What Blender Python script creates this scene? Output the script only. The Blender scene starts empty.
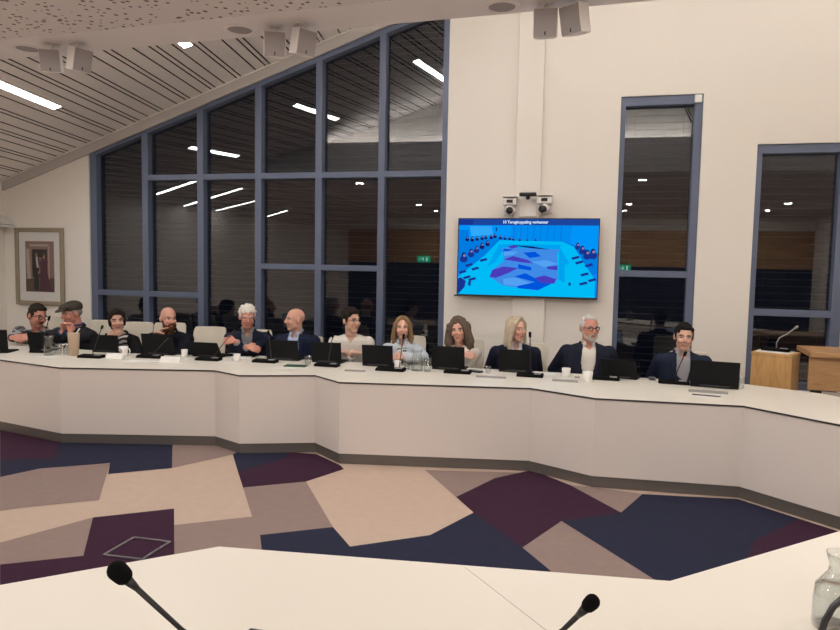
import bpy, bmesh, math, random
from math import sin, cos, pi, radians, sqrt
from mathutils import Vector, Matrix, Euler, noise
random.seed(7)
S = bpy.context.scene
C = S.collection
V = Vector

# ------------------------------------------------------------------ camera
CAMZ, F = 1.787, 680.0
PITCH, ROLL, YAW = radians(4.24), radians(1.09), radians(14.2)
def camera_axes():
    fwd = V((0, cos(PITCH), -sin(PITCH))); up = V((0, sin(PITCH), cos(PITCH))); rt = V((1, 0, 0))
    r2 = cos(ROLL) * rt + sin(ROLL) * up; u2 = -sin(ROLL) * rt + cos(ROLL) * up
    Z = Matrix.Rotation(YAW, 3, 'Z')
    return Z @ r2, Z @ u2, Z @ fwd
RT, UP, FW = camera_axes()
cam_data = bpy.data.cameras.new('camera'); cam = bpy.data.objects.new('camera', cam_data); C.objects.link(cam)
cam.matrix_world = Matrix(((RT.x, UP.x, -FW.x, 0), (RT.y, UP.y, -FW.y, 0), (RT.z, UP.z, -FW.z, CAMZ), (0, 0, 0, 1)))
cam_data.sensor_width = 36; cam_data.lens = F / 840 * 36; cam_data.clip_start = .05
S.camera = cam
O = V((0, 0, CAMZ))
def ray(px, py): return RT * ((px - 420) / F) - UP * ((py - 315) / F) + FW
def at_z(px, py, z):
    d = ray(px, py); return O + d * ((z - CAMZ) / d.z)
def at_y(px, py, y):
    d = ray(px, py); return O + d * (y / d.y)

# ------------------------------------------------------------------ mesh builder
class MB:
    def __init__(s): s.v = []; s.f = []; s.m = []
    def add(s, vs, fs, m=0):
        o = len(s.v); s.v += [V(v) for v in vs]
        for f in fs: s.f.append([i + o for i in f]); s.m.append(m)
        return s
    def box(s, c, size, rot=None, m=0):
        c = V(c); h = V(size) / 2
        R = rot if isinstance(rot, Matrix) else (Matrix.Rotation(rot, 3, 'Z') if rot else Matrix.Identity(3))
        vs = [c + R @ V((x * h.x, y * h.y, z * h.z)) for z in (-1, 1) for y in (-1, 1) for x in (-1, 1)]
        return s.add(vs, [(0, 2, 3, 1), (4, 5, 7, 6), (0, 1, 5, 4), (2, 6, 7, 3), (0, 4, 6, 2), (1, 3, 7, 5)], m)
    def tube(s, pts, rad, n=8, m=0, cap=True):
        pts = [V(p) for p in pts]
        if not hasattr(rad, '__len__'): rad = [rad] * len(pts)
        rings = []; prev = None
        for i, p in enumerate(pts):
            t = (pts[min(i + 1, len(pts) - 1)] - pts[max(i - 1, 0)]).normalized()
            a = prev if prev is not None else (V((0, 0, 1)) if abs(t.z) < .9 else V((1, 0, 0)))
            u = (a - t * a.dot(t)).normalized(); w = t.cross(u); prev = u
            rings.append([p + (u * cos(2 * pi * k / n) + w * sin(2 * pi * k / n)) * rad[i] for k in range(n)])
        vs = [q for r in rings for q in r]
        fs = [(i * n + k, i * n + (k + 1) % n, (i + 1) * n + (k + 1) % n, (i + 1) * n + k) for i in range(len(pts) - 1) for k in range(n)]
        if cap: fs += [tuple(reversed(range(n))), tuple((len(pts) - 1) * n + k for k in range(n))]
        return s.add(vs, fs, m)
    def caps(s, a, b, ra, rb=None, n=12, m=0):      # round-ended tapered limb
        a = V(a); b = V(b); rb = ra if rb is None else rb
        t = (b - a); L = t.length
        if L < 1e-6: return s.ball(a, (ra,) * 3, m=m)
        t /= L; P = []; Rr = []
        for k in range(5):
            g = -pi / 2 + pi / 2 * k / 4; P.append(a + t * (ra * sin(g))); Rr.append(max(ra * cos(g), ra * .05))
        for k in range(5):
            g = pi / 2 * k / 4; P.append(b + t * (rb * sin(g))); Rr.append(max(rb * cos(g), rb * .05))
        return s.tube(P, Rr, n, m)
    def ball(s, c, r, rot=None, nu=16, nv=10, m=0):
        c = V(c); r = (r,) * 3 if not hasattr(r, '__len__') else r
        R = rot or Matrix.Identity(3); vs = [c + R @ V((0, 0, -r[2]))]
        for j in range(1, nv):
            g = -pi / 2 + pi * j / nv
            for k in range(nu):
                a = 2 * pi * k / nu; vs.append(c + R @ V((r[0] * cos(g) * cos(a), r[1] * cos(g) * sin(a), r[2] * sin(g))))
        vs.append(c + R @ V((0, 0, r[2]))); T = len(vs) - 1; fs = []
        for k in range(nu):
            k2 = (k + 1) % nu; fs.append((0, 1 + k2, 1 + k))
            for j in range(nv - 2):
                a = 1 + j * nu; fs.append((a + k, a + k2, a + nu + k2, a + nu + k))
            fs.append((1 + (nv - 2) * nu + k, 1 + (nv - 2) * nu + k2, T))
        return s.add(vs, fs, m)
    def lathe(s, prof, c=(0, 0, 0), n=24, m=0):
        c = V(c); vs = []; 
        for r, z in prof:
            for k in range(n): vs.append(c + V((max(r, 1e-4) * cos(2 * pi * k / n), max(r, 1e-4) * sin(2 * pi * k / n), z)))
        fs = [(i * n + k, i * n + (k + 1) % n, (i + 1) * n + (k + 1) % n, (i + 1) * n + k) for i in range(len(prof) - 1) for k in range(n)]
        return s.add(vs, fs, m)
    def loft(s, rings, m=0):
        n = len(rings[0]); vs = [q for r in rings for q in r]
        fs = [(i * n + k, i * n + (k + 1) % n, (i + 1) * n + (k + 1) % n, (i + 1) * n + k) for i in range(len(rings) - 1) for k in range(n)]
        fs += [tuple(reversed(range(n))), tuple((len(rings) - 1) * n + k for k in range(n))]
        return s.add(vs, fs, m)
    def prism(s, poly, axis, a, b, m=0, mside=None):   # polygon in the plane across axis, extruded a..b
        def mk(p, t):
            return V((p[0], p[1], t)) if axis == 'z' else V((p[0], t, p[1])) if axis == 'y' else V((t, p[0], p[1]))
        n = len(poly); vs = [mk(p, a) for p in poly] + [mk(p, b) for p in poly]
        area = sum(poly[i][0] * poly[(i + 1) % n][1] - poly[(i + 1) % n][0] * poly[i][1] for i in range(n))
        flip = (area < 0) != (axis == 'y')
        lo = tuple(range(n)); hi = tuple(range(n, 2 * n))
        f1 = [lo if flip else lo[::-1], hi[::-1] if flip else hi]
        sd = [((i, i + n, (i + 1) % n + n, (i + 1) % n) if flip else (i, (i + 1) % n, (i + 1) % n + n, i + n)) for i in range(n)]
        s.add(vs, f1, m); o = len(s.v) - 2 * n
        for f in sd: s.f.append([i + o for i in f]); s.m.append(m if mside is None else mside)
        return s
    def join(s, o, M=None):
        k = len(s.v); s.v += [(M @ v if M else v.copy()) for v in o.v]
        for f, m in zip(o.f, o.m): s.f.append([i + k for i in f]); s.m.append(m)
        return s
    def mesh(s, name, mats, smooth=False):
        me = bpy.data.meshes.new(name); me.from_pydata([tuple(v) for v in s.v], [], s.f)
        for m in (mats if isinstance(mats, (list, tuple)) else [mats]): me.materials.append(m)
        me.polygons.foreach_set('material_index', s.m)
        if smooth: me.polygons.foreach_set('use_smooth', [True] * len(me.polygons))
        me.update(); return me
    def build(s, name, mats, parent=None, smooth=False, angle=None):
        me = s.mesh(name, mats, smooth or angle is not None)
        if angle is not None:
            bm = bmesh.new(); bm.from_mesh(me); bmesh.ops.remove_doubles(bm, verts=bm.verts, dist=1e-5)
            bmesh.ops.recalc_face_normals(bm, faces=bm.faces)
            for e in bm.edges: e.smooth = len(e.link_faces) == 2 and e.calc_face_angle(0) < angle
            bm.to_mesh(me); bm.free()
        return link(name, me, parent)
def link(name, me, parent=None):
    o = bpy.data.objects.new(name, me); C.objects.link(o)
    if parent: o.parent = parent
    return o
def bevel(o, w=.006, seg=2):
    m = o.modifiers.new('bevel', 'BEVEL'); m.width = w; m.segments = seg; m.limit_method = 'ANGLE'; m.angle_limit = radians(40)
    return o
def tag(o, label, cat, group=None):
    o['label'] = label; o['category'] = cat
    if group: o['group'] = group
    return o
def structure(o): o['kind'] = 'structure'; return o
def empty(name, loc, rz=0):
    o = bpy.data.objects.new(name, None); C.objects.link(o); o.location = loc; o.rotation_euler = (0, 0, rz)
    o.empty_display_size = .1; return o
def thing(name, loc, label, cat, rz=0, group=None): return tag(empty(name, loc, rz), label, cat, group)

# ------------------------------------------------------------------ materials
def sock(b, *names):
    for n in names:
        if n in b.inputs: return b.inputs[n]
def mat(name, col, rough=.5, metal=0, spec=.5, bump=None, mottled=None):
    m = bpy.data.materials.new(name); m.use_nodes = True; nt = m.node_tree; b = nt.nodes['Principled BSDF']
    b.inputs['Base Color'].default_value = (*col, 1); b.inputs['Roughness'].default_value = rough
    b.inputs['Metallic'].default_value = metal; sock(b, 'Specular IOR Level').default_value = spec
    if bump or mottled:
        tc = nt.nodes.new('ShaderNodeTexCoord')
    if mottled:
        sc, amt = mottled
        n = nt.nodes.new('ShaderNodeTexNoise'); n.inputs['Scale'].default_value = sc; n.inputs['Detail'].default_value = 6
        r = nt.nodes.new('ShaderNodeMix'); r.data_type = 'RGBA'
        r.inputs['A'].default_value = (*[c * (1 - amt) for c in col], 1); r.inputs['B'].default_value = (*[min(c * (1 + amt), 1) for c in col], 1)
        nt.links.new(tc.outputs['Object'], n.inputs['Vector']); nt.links.new(n.outputs['Fac'], r.inputs['Factor']); nt.links.new(r.outputs['Result'], b.inputs['Base Color'])
    if bump:
        sc, st = bump
        n = nt.nodes.new('ShaderNodeTexNoise'); n.inputs['Scale'].default_value = sc; n.inputs['Detail'].default_value = 4
        bp = nt.nodes.new('ShaderNodeBump'); bp.inputs['Strength'].default_value = st; bp.inputs['Distance'].default_value = .01
        nt.links.new(tc.outputs['Object'], n.inputs['Vector']); nt.links.new(n.outputs['Fac'], bp.inputs['Height']); nt.links.new(bp.outputs['Normal'], b.inputs['Normal'])
    return m
def emit(name, col, strength):
    m = bpy.data.materials.new(name); m.use_nodes = True; nt = m.node_tree; nt.nodes.clear()
    e = nt.nodes.new('ShaderNodeEmission'); e.inputs[0].default_value = (*col, 1); e.inputs[1].default_value = strength
    o = nt.nodes.new('ShaderNodeOutputMaterial'); nt.links.new(e.outputs[0], o.inputs[0]); return m
def glass(name, tint, gloss, rough=0.0):
    m = bpy.data.materials.new(name); m.use_nodes = True; nt = m.node_tree; nt.nodes.clear()
    t = nt.nodes.new('ShaderNodeBsdfTransparent'); t.inputs[0].default_value = (*tint, 1)
    g = nt.nodes.new('ShaderNodeBsdfGlossy'); g.inputs['Roughness'].default_value = rough
    lw = nt.nodes.new('ShaderNodeLayerWeight'); lw.inputs[0].default_value = .5
    pw = nt.nodes.new('ShaderNodeMath'); pw.operation = 'POWER'; pw.inputs[1].default_value = 5; nt.links.new(lw.outputs['Facing'], pw.inputs[0])
    a = nt.nodes.new('ShaderNodeMath'); a.operation = 'MULTIPLY_ADD'; a.inputs[1].default_value = 1 - gloss; a.inputs[2].default_value = gloss; a.use_clamp = True
    mx = nt.nodes.new('ShaderNodeMixShader'); o = nt.nodes.new('ShaderNodeOutputMaterial')
    nt.links.new(pw.outputs[0], a.inputs[0]); nt.links.new(a.outputs[0], mx.inputs[0]); nt.links.new(t.outputs[0], mx.inputs[1]); nt.links.new(g.outputs[0], mx.inputs[2]); nt.links.new(mx.outputs[0], o.inputs[0])
    return m
def wood(name, c1, c2, scale=(2, 2, 14), rough=.45):
    m = mat(name, c1, rough); nt = m.node_tree; b = nt.nodes['Principled BSDF']
    tc = nt.nodes.new('ShaderNodeTexCoord'); mp = nt.nodes.new('ShaderNodeMapping'); mp.inputs['Scale'].default_value = scale
    n = nt.nodes.new('ShaderNodeTexNoise'); n.inputs['Scale'].default_value = 3; n.inputs['Detail'].default_value = 8; n.inputs['Distortion'].default_value = 1.2
    r = nt.nodes.new('ShaderNodeValToRGB'); r.color_ramp.elements[0].position = .32; r.color_ramp.elements[1].position = .7
    r.color_ramp.elements[0].color = (*c2, 1); r.color_ramp.elements[1].color = (*c1, 1)
    nt.links.new(tc.outputs['Object'], mp.inputs[0]); nt.links.new(mp.outputs[0], n.inputs['Vector']); nt.links.new(n.outputs['Fac'], r.inputs[0]); nt.links.new(r.outputs[0], b.inputs['Base Color'])
    return m
def perforated(name, col, dark, scale):
    m = mat(name, col, .8); nt = m.node_tree; b = nt.nodes['Principled BSDF']
    tc = nt.nodes.new('ShaderNodeTexCoord'); v = nt.nodes.new('ShaderNodeTexVoronoi'); v.inputs['Scale'].default_value = scale; v.inputs['Randomness'].default_value = .85
    w = nt.nodes.new('ShaderNodeTexNoise'); w.inputs['Scale'].default_value = scale * .7
    md = nt.nodes.new('ShaderNodeMath'); md.operation = 'MULTIPLY_ADD'; md.inputs[1].default_value = -.32; 
    nt.links.new(v.outputs['Distance'], md.inputs[2]); nt.links.new(w.outputs['Fac'], md.inputs[0])
    r = nt.nodes.new('ShaderNodeValToRGB'); r.color_ramp.elements[0].position = .06; r.color_ramp.elements[1].position = .1
    r.color_ramp.elements[0].color = (*dark, 1); r.color_ramp.elements[1].color = (*col, 1)
    mp = nt.nodes.new('ShaderNodeMapping'); mp.inputs['Scale'].default_value = (1, 1, .02)
    nt.links.new(tc.outputs['Object'], mp.inputs[0]); nt.links.new(mp.outputs[0], v.inputs['Vector']); nt.links.new(mp.outputs[0], w.inputs['Vector'])
    nt.links.new(md.outputs[0], r.inputs[0]); nt.links.new(r.outputs[0], b.inputs['Base Color']); return m
def plaid(name):
    m = mat(name, (.03, .035, .04), .8); nt = m.node_tree; b = nt.nodes['Principled BSDF']
    tc = nt.nodes.new('ShaderNodeTexCoord'); out = None
    base = nt.nodes.new('ShaderNodeMix'); base.data_type = 'RGBA'
    facs = []
    for ax, sc, off in (('X', 9, 0), ('Z', 9, .2)):
        sp = nt.nodes.new('ShaderNodeSeparateXYZ'); nt.links.new(tc.outputs['Object'], sp.inputs[0])
        mu = nt.nodes.new('ShaderNodeMath'); mu.operation = 'MULTIPLY_ADD'; mu.inputs[1].default_value = sc; mu.inputs[2].default_value = off; nt.links.new(sp.outputs[ax], mu.inputs[0])
        fr = nt.nodes.new('ShaderNodeMath'); fr.operation = 'FRACT'; nt.links.new(mu.outputs[0], fr.inputs[0])
        r = nt.nodes.new('ShaderNodeValToRGB'); r.color_ramp.interpolation = 'CONSTANT'
        E = r.color_ramp.elements; E[0].position = 0; E[0].color = (.95, .95, .95, 1); E[1].position = .13; E[1].color = (.02, .02, .02, 1)
        e = E.new(.5); e.color = (.10, .10, .10, 1); e = E.new(.85); e.color = (.0, .0, .0, 1)
        nt.links.new(fr.outputs[0], r.inputs[0]); facs.append(r)
    ad = nt.nodes.new('ShaderNodeMath'); ad.operation = 'ADD'; ad.use_clamp = True
    nt.links.new(facs[0].outputs[0], ad.inputs[0]); nt.links.new(facs[1].outputs[0], ad.inputs[1])
    base.inputs['A'].default_value = (.02, .024, .03, 1); base.inputs['B'].default_value = (.42, .45, .47, 1)
    nt.links.new(ad.outputs[0], base.inputs['Factor']); nt.links.new(base.outputs['Result'], b.inputs['Base Color']); return m
def stripes(name, c1, c2, scale, dist, rot=(0, 0, 0), lo=.45, hi=.55):
    m = mat(name, c1, .8); nt = m.node_tree; b = nt.nodes['Principled BSDF']
    tc = nt.nodes.new('ShaderNodeTexCoord'); mp = nt.nodes.new('ShaderNodeMapping'); mp.inputs['Rotation'].default_value = rot
    w = nt.nodes.new('ShaderNodeTexWave'); w.bands_direction = 'Z'; w.inputs['Scale'].default_value = scale; w.inputs['Distortion'].default_value = dist; w.inputs['Detail'].default_value = 1
    r = nt.nodes.new('ShaderNodeValToRGB'); r.color_ramp.elements[0].position = lo; r.color_ramp.elements[1].position = hi
    r.color_ramp.elements[0].color = (*c1, 1); r.color_ramp.elements[1].color = (*c2, 1)
    nt.links.new(tc.outputs['Object'], mp.inputs[0]); nt.links.new(mp.outputs[0], w.inputs[0]); nt.links.new(w.outputs['Fac'], r.inputs[0]); nt.links.new(r.outputs[0], b.inputs['Base Color']); return m

M_wall = mat('wall_paint', (.82, .78, .72), .75, bump=(60, .08))
M_band = mat('soffit_paint', (.80, .765, .765), .7)
M_perf = perforated('perforated_plaster', (.74, .70, .70), (.14, .12, .12), 18)
M_slat = mat('ceiling_slat', (.85, .80, .77), .6)
M_dark = mat('slat_gap_shade', (.01, .01, .01), .9)
M_trim = mat('trim_grey', (.50, .47, .45), .6)
M_frame = mat('blue_grey_frame', (.115, .145, .225), .45)
M_frame_gap = mat('frame_rebate', (.02, .024, .04), .6)
M_pane = glass('night_glass', (.62, .64, .66), .095)
M_blind = mat('blind_slat', (.13, .13, .135), .6)
M_top = mat('white_laminate', (.76, .72, .64), .38)
M_edge = mat('dark_edge_band', (.025, .022, .025), .5)
M_panel = mat('desk_panel', (.68, .625, .59), .55)
M_plinth = mat('plinth_metal', (.15, .135, .125), .42, .35)
M_black = mat('black_plastic', (.012, .012, .014), .45)
M_black2 = mat('black_matte', (.004, .004, .0045), .9, spec=.12)
M_lid = mat('laptop_lid', (.006, .0065, .008), .65, spec=.2)
M_grey = mat('grey_plastic', (.32, .31, .30), .5)
M_white = mat('white_plastic', (.80, .78, .75), .45)
M_offw = mat('speaker_white', (.80, .77, .75), .5)
M_grille = mat('speaker_grille', (.36, .33, .33), .8, bump=(220, .5))
M_chrome = mat('brushed_steel', (.6, .6, .6), .3, 1)
M_paper = mat('paper', (.82, .81, .79), .7)
M_cream = mat('cream_upholstery', (.66, .60, .50), .7, bump=(150, .15))
M_oak = wood('oak', (.64, .38, .15), (.50, .275, .10), (9, 9, 1.2))
M_oak2 = wood('oak_flat', (.52, .31, .145), (.40, .22, .095), (1.2, 9, 9))
M_glass = glass('clear_glass', (.955, .97, .97), .09)
M_water = glass('water', (.965, .98, .98), .02)
M_lamp = emit('lamp_tube', (1, .975, .945), 30)
M_down = emit('downlight_lens', (1, .945, .885), 440)
M_cove = emit('cove_tube', (1, .955, .91), 52)

# ------------------------------------------------------------------ room shell
WY = 8.1; XL, XR, YF = -8.26, 6.0, -5.0
XF = XL
def ceil_z(x, y): return 2.86 + .335 * (x + 8.32)
carpet = [mat('carpet_sand', (.45, .345, .28), .95, spec=.1, bump=(300, .25), mottled=(14, .07)),
          mat('carpet_taupe', (.24, .178, .16), .95, spec=.1, bump=(300, .25), mottled=(14, .09)),
          mat('carpet_blue', (.021, .023, .045), .95, spec=.1, bump=(300, .25), mottled=(14, .15)),
          mat('carpet_plum', (.040, .016, .033), .95, spec=.1, bump=(300, .25), mottled=(14, .15))]
patches = [(3, [(0, 430), (59.5, 442), (55, 458), (0, 460)]),
    (2, [(59.5, 440), (172.6, 444), (172, 468), (108, 474), (110, 463), (40, 468.5), (0, 477), (0, 460), (55, 458)]),
    (1, [(172.6, 444), (214, 444), (238, 452), (231, 455), (172, 468)]),
    (1, [(0, 477), (40, 468.5), (110, 463.5), (99, 500), (19, 508), (0, 511)]),
    (1, [(0, 542.6), (93, 517.4), (83.3, 555.7), (0, 564.5)]),
    (3, [(93, 517.4), (174, 508.5), (174.5, 562), (0, 595), (0, 564.5), (83.3, 555.7)]),
    (1, [(174, 525), (252, 516.5), (243, 487.5), (306, 481.5), (333, 527), (260, 535), (263, 556), (220, 556), (174.5, 562)]),
    (2, [(232, 452), (290, 452), (283, 459), (238, 472)]),
    (3, [(238, 472), (283, 459), (290, 452), (316, 454), (340, 465), (344, 469), (306, 481.5), (243, 487.5)]),
    (2, [(260, 535), (333, 527), (350, 546.5), (430, 535), (473.5, 512.5), (522.5, 547.5), (551, 571), (540, 590), (263, 560)]),
    (1, [(425, 470), (532, 473), (495, 478), (456, 497)]),
    (3, [(456, 497), (495, 478), (532, 470), (570, 485), (621, 512.5), (561.5, 521), (522.5, 547.5), (473.5, 512.5)]),
    (1, [(570, 485), (592, 487), (642.5, 494), (621, 512.5)]),
    (1, [(561.5, 521), (655, 580), (650, 590), (540, 580), (551, 571), (522.5, 547.5)]),
    (2, [(642.5, 494), (738, 499), (800, 519), (755, 540), (747, 557), (745, 575), (670, 590), (655, 580), (561.5, 521), (621, 512.5)]),
    (3, [(800, 519), (850, 535), (850, 560), (745, 575), (747, 557), (755, 540)])]
b = MB().box(((XF + XR) / 2, 1.55, -.05), (XR - XF, 13.1, .1))
for mi, poly in patches:
    pts = [at_z(x, y, .002) for x, y in poly]
    b.add(pts, [tuple(range(len(pts)))], mi)
me = b.mesh('floor', carpet); bm = bmesh.new(); bm.from_mesh(me)
for f in bm.faces:
    if len(f.verts) > 4 or f.material_index:
        if f.normal.z < 0: f.normal_flip()
bm.to_mesh(me); bm.free()
structure(link('floor', me))

# back wall pieces
WX = [-6.82, -1.75, .235, 1.10, 1.665, 2.58]
def slope(x, d=0): return 3.27 + .327 * (x + 6.82) + d
b = MB(); T0, T1 = WY, WY + .24
def zc(x): return ceil_z(x, WY) + .12
b.prism([(XL, 0), (WX[0], 0), (WX[0], zc(WX[0])), (XL, zc(XL))], 'y', T0, T1)
b.prism([(WX[0], 0), (WX[1], 0), (WX[1], .3), (WX[0], .3)], 'y', T0, T1)
b.prism([(WX[0], slope(WX[0])), (WX[1], slope(WX[1])), (WX[1], zc(WX[1])), (WX[0], zc(WX[0]))], 'y', T0, T1)
b.prism([(WX[1], 0), (WX[2], 0), (WX[2], zc(WX[2])), (WX[1], zc(WX[1]))], 'y', T0, T1)
b.prism([(WX[2], 0), (WX[3], 0), (WX[3], .3), (WX[2], .3)], 'y', T0, T1)
b.prism([(WX[2], 3.71), (WX[3], 3.71), (WX[3], zc(WX[3])), (WX[2], zc(WX[2]))], 'y', T0, T1)
b.prism([(WX[3], 0), (WX[4], 0), (WX[4], zc(WX[4])), (WX[3], zc(WX[3]))], 'y', T0, T1)
b.prism([(WX[4], 0), (WX[5], 0), (WX[5], .5), (WX[4], .5)], 'y', T0, T1)
b.prism([(WX[4], 3.15), (WX[5], 3.15), (WX[5], zc(WX[5])), (WX[4], zc(WX[4]))], 'y', T0, T1)
b.prism([(WX[5], 0), (XR, 0), (XR, zc(XR)), (WX[5], zc(WX[5]))], 'y', T0, T1)
structure(b.build('wall_back', M_wall))
zl = ceil_z(XL, 0) + .1; zr = ceil_z(XR, 0) + .1
structure(MB().prism([(YF, 0), (T1, 0), (T1, zl), (YF, zl)], 'x', XL - .2, XL).build('wall_left', M_wall))
structure(MB().prism([(YF, 0), (T1, 0), (T1, zr), (YF, zr)], 'x', XR, XR + .2).build('wall_right', M_wall))
structure(MB().prism([(XL, 0), (XR, 0), (XR, zr), (XL, zl)], 'y', YF - .2, YF).build('wall_front', M_wall))
# sloped slatted ceiling
KX = -.12; b = MB(); x = -10.6; i = 0; pat = [.052, .125, .165, .05, .2, .125, .052, .165, .125]
def bpt(xi, y, d=0):
    xx = xi + KX * (y - 8.1); return V((xx, y, ceil_z(xx, y) + d))
Y0, Y1 = 8.1, YF
while x < 8.3:
    w = pat[i % 9]; i += 1; g = .018
    x0, x1 = x + g / 2, x + w + .0
    vs = [bpt(x0, Y0), bpt(x1, Y0), bpt(x1, Y1), bpt(x0, Y1)]
    vs += [p + V((0, 0, .02)) for p in vs]
    b.add(vs, [(0, 1, 2, 3)], 0)
    b.add(vs, [(7, 6, 5, 4), (0, 4, 5, 1), (1, 5, 6, 2), (2, 6, 7, 3), (3, 7, 4, 0)], 1)  # slat sides and backs coloured black, painting shade into the gaps
    x += w + g / 2
vs = [bpt(-11, Y0 + .3, .07), bpt(9, Y0 + .3, .07), bpt(9, Y1, .07), bpt(-11, Y1, .07)]; vs += [p + V((0, 0, .05)) for p in vs]
b.add(vs, [(0, 1, 2, 3), (7, 6, 5, 4), (0, 4, 5, 1), (1, 5, 6, 2), (2, 6, 7, 3), (3, 7, 4, 0)], 1)
structure(b.build('ceiling', [M_slat, M_dark]))
# sloping trim where the slats meet the back wall
structure(MB().prism([(XL, ceil_z(XL, WY) - .15), (6, ceil_z(6, WY) - .15), (6, ceil_z(6, WY) + .0), (XL, ceil_z(XL, WY) + .0)], 'y', WY - .035, WY).build('trim_1', M_trim))
structure(MB().prism([(XL, ceil_z(XL, WY) - .022), (6, ceil_z(6, WY) - .022), (6, ceil_z(6, WY) - .008), (XL, ceil_z(XL, WY) - .008)], 'y', WY - .05, WY - .035).build('trim_2', M_wall))
# lowered ceiling slab on our side of the void
SZ = 3.4
edge = lambda x: 4.46 - .05 * (x + .2)
sl = -6.1
b = MB()
b.prism([(sl, edge(sl)), (XR, edge(XR)), (XR, YF), (sl, YF)], 'z', SZ, SZ + .42, 0)
inn = [(sl + .35, edge(sl) - .43), (XR, edge(XR) - .43), (XR, YF), (sl + .35, YF)]
b.prism(inn, 'z', SZ - .012, SZ, 1)
b.prism([(sl, edge(sl)), (XR, edge(XR)), (XR, edge(XR) - .05), (sl, edge(sl) - .05)], 'z', SZ + .42, SZ + .56, 0)  # unseen upstand, added to keep the glowing cove strip out of the window reflections
structure(b.build('ceiling_soffit', [M_band, M_perf]))
# wall standing on the slab, below the slats
uy = lambda x: edge(x) - .34
b = MB(); q = [V((sl + .02, uy(sl), SZ + .42)), V((XR, uy(XR), SZ + .42)), V((XR, uy(XR), ceil_z(XR, 0) - .01)), V((sl + .02, uy(sl), ceil_z(sl, 0) - .01))]; q += [p - V((0, .1, 0)) for p in q]
b.add(q, [(0, 1, 2, 3), (7, 6, 5, 4), (0, 4, 5, 1), (1, 5, 6, 2), (2, 6, 7, 3), (3, 7, 4, 0)])
structure(b.build('wall_upper', M_wall))

# cove light lying on the slab, washing the upper wall and the slats
t = tag(empty('cove_light', (0, 0, 0)), 'cove light strip lying on top of the lowered ceiling, washing the upper wall', 'cove light')
ca = math.atan2(-.05, 1)
MB().box((0, edge(0) - .2, SZ + .45), (11.7, .10, .06), ca).build('cove_housing', M_white, t)
MB().box((0, edge(0) - .2, SZ + .483), (11.6, .07, .006), ca).build('diffuser', M_cove, t)

# windows
def windows(n, outer, bars, blind_rects, note=None):
    w = structure(empty('window_%d' % n, (0, 0, 0)))
    fr = MB()
    for poly, a, bb in bars: fr.prism(poly, 'y', a, bb)
    bevel(fr.build('window_frame', M_frame, w), .006)
    MB().prism(outer, 'y', WY + .115, WY + .121).build('window_pane', M_pane, w)
    bl = MB()
    for (x0, x1, z0, z1f) in blind_rects:
        z = z0 + .03
        while z < z1f((x0 + x1) / 2) - .02:
            if z < min(z1f(x0), z1f(x1)): xa, xb = x0, x1
            else:
                xa = x1 - (x1 - x0) * (z1f(x1) - z) / max(z1f(x1) - z1f(x0), 1e-6); xb = x1
            if xb - xa > .05: bl.box(((xa + xb) / 2, WY + .20, z), (xb - xa, .045, .0035), Matrix.Rotation(radians(12), 3, 'X'))
            z += .078
        for xx in (x0 + .12, x1 - .12): bl.box((xx, WY + .20, (z0 + z1f(xx)) / 2), (.003, .003, z1f(xx) - z0 - .04))
    bl.build('outside_blind', M_blind, w)
    return w
def rect(x0, x1, z0, z1): return [(x0, z0), (x1, z0), (x1, z1), (x0, z1)]
fa, fb = WY + .02, WY + .16
ms = [(-6.82, -6.715), (-5.99, -5.895), (-5.145, -5.05), (-4.30, -4.21), (-3.46, -3.37), (-2.625, -2.54), (-1.825, -1.75)]
bars = []
for k, (a, c) in enumerate(ms):
    bars.append(([(a, .3), (c, .3), (c, slope(c, -.02)), (a, slope(a, -.02))], fa, fb))
def sbar(x0, x1, d0, d1): return [(x0, slope(x0, d0)), (x1, slope(x1, d0)), (x1, slope(x1, d1)), (x0, slope(x0, d1))]
bars.append((sbar(-6.82, -1.75, -.09, 0), fa - .001, fb))
bars.append((rect(-6.82, -1.75, .3, .38), fa + .004, fb))
for k in range(1, 6): bars.append((rect(ms[k][1] - .01, ms[k + 1][0] + .01, 2.855, 2.93), fa + .004, fb))
for k in (0, 1): bars.append((rect(ms[k][1] - .01, ms[k + 1][0] + .01, 1.28, 1.352), fa + .004, fb))
for k in (3, 4): bars.append((rect(ms[k][1] - .01, ms[k + 1][0] + .01, 1.69, 1.762), fa + .004, fb))
windows(1, [(-6.8, .32), (-1.77, .32), (-1.77, slope(-1.77, -.02)), (-6.8, slope(-6.8, -.02))], bars,
        [(ms[k][1] - .02, ms[k + 1][0] + .02, .3, lambda x: slope(x, -.05)) for k in range(6)])
def tall(n, x0, x1, z0, z1, tz, wl, wr, wt):
    bars = [(rect(x0, x0 + wl, z0, z1), fa, fb), (rect(x1 - wr, x1, z0, z1), fa, fb), (rect(x0, x1, z1 - wt, z1), fa + .003, fb),
            (rect(x0, x1, z0, z0 + .08), fa + .003, fb), (rect(x0 + wl - .01, x1 - wr + .01, tz - .037, tz + .037), fa + .006, fb)]
    return windows(n, rect(x0 + .02, x1 - .02, z0 + .02, z1 - .02), bars, [(x0 + .05, x1 - .05, z0, lambda x: z1 - .05)])
tall(2, .235, 1.10, .3, 3.71, 1.73, .055, .085, .105)
tall(3, 1.665, 2.58, .5, 3.15, 1.335, .06, .10, .10)
for n, (p, lab) in enumerate([((1.045, 3.655), 'small white square sensor in the top corner of the narrow tall window'), ((2.535, 3.10), 'small white square sensor on the frame of the window behind the lectern')]):
    o = MB().box((0, 0, 0), (.075, .03, .085)).build('window_sensor', M_white); o.location = (p[0], WY + .0, p[1]); bevel(o, .008); tag(o, lab, 'sensor')
o = MB().tube([(1.01, WY + .04, 3.44), (.93, WY + .06, 3.60)], .008).build('window_stay', M_black); tag(o, 'short dark window stay across the upper corner of the narrow tall window', 'window stay')

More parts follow.
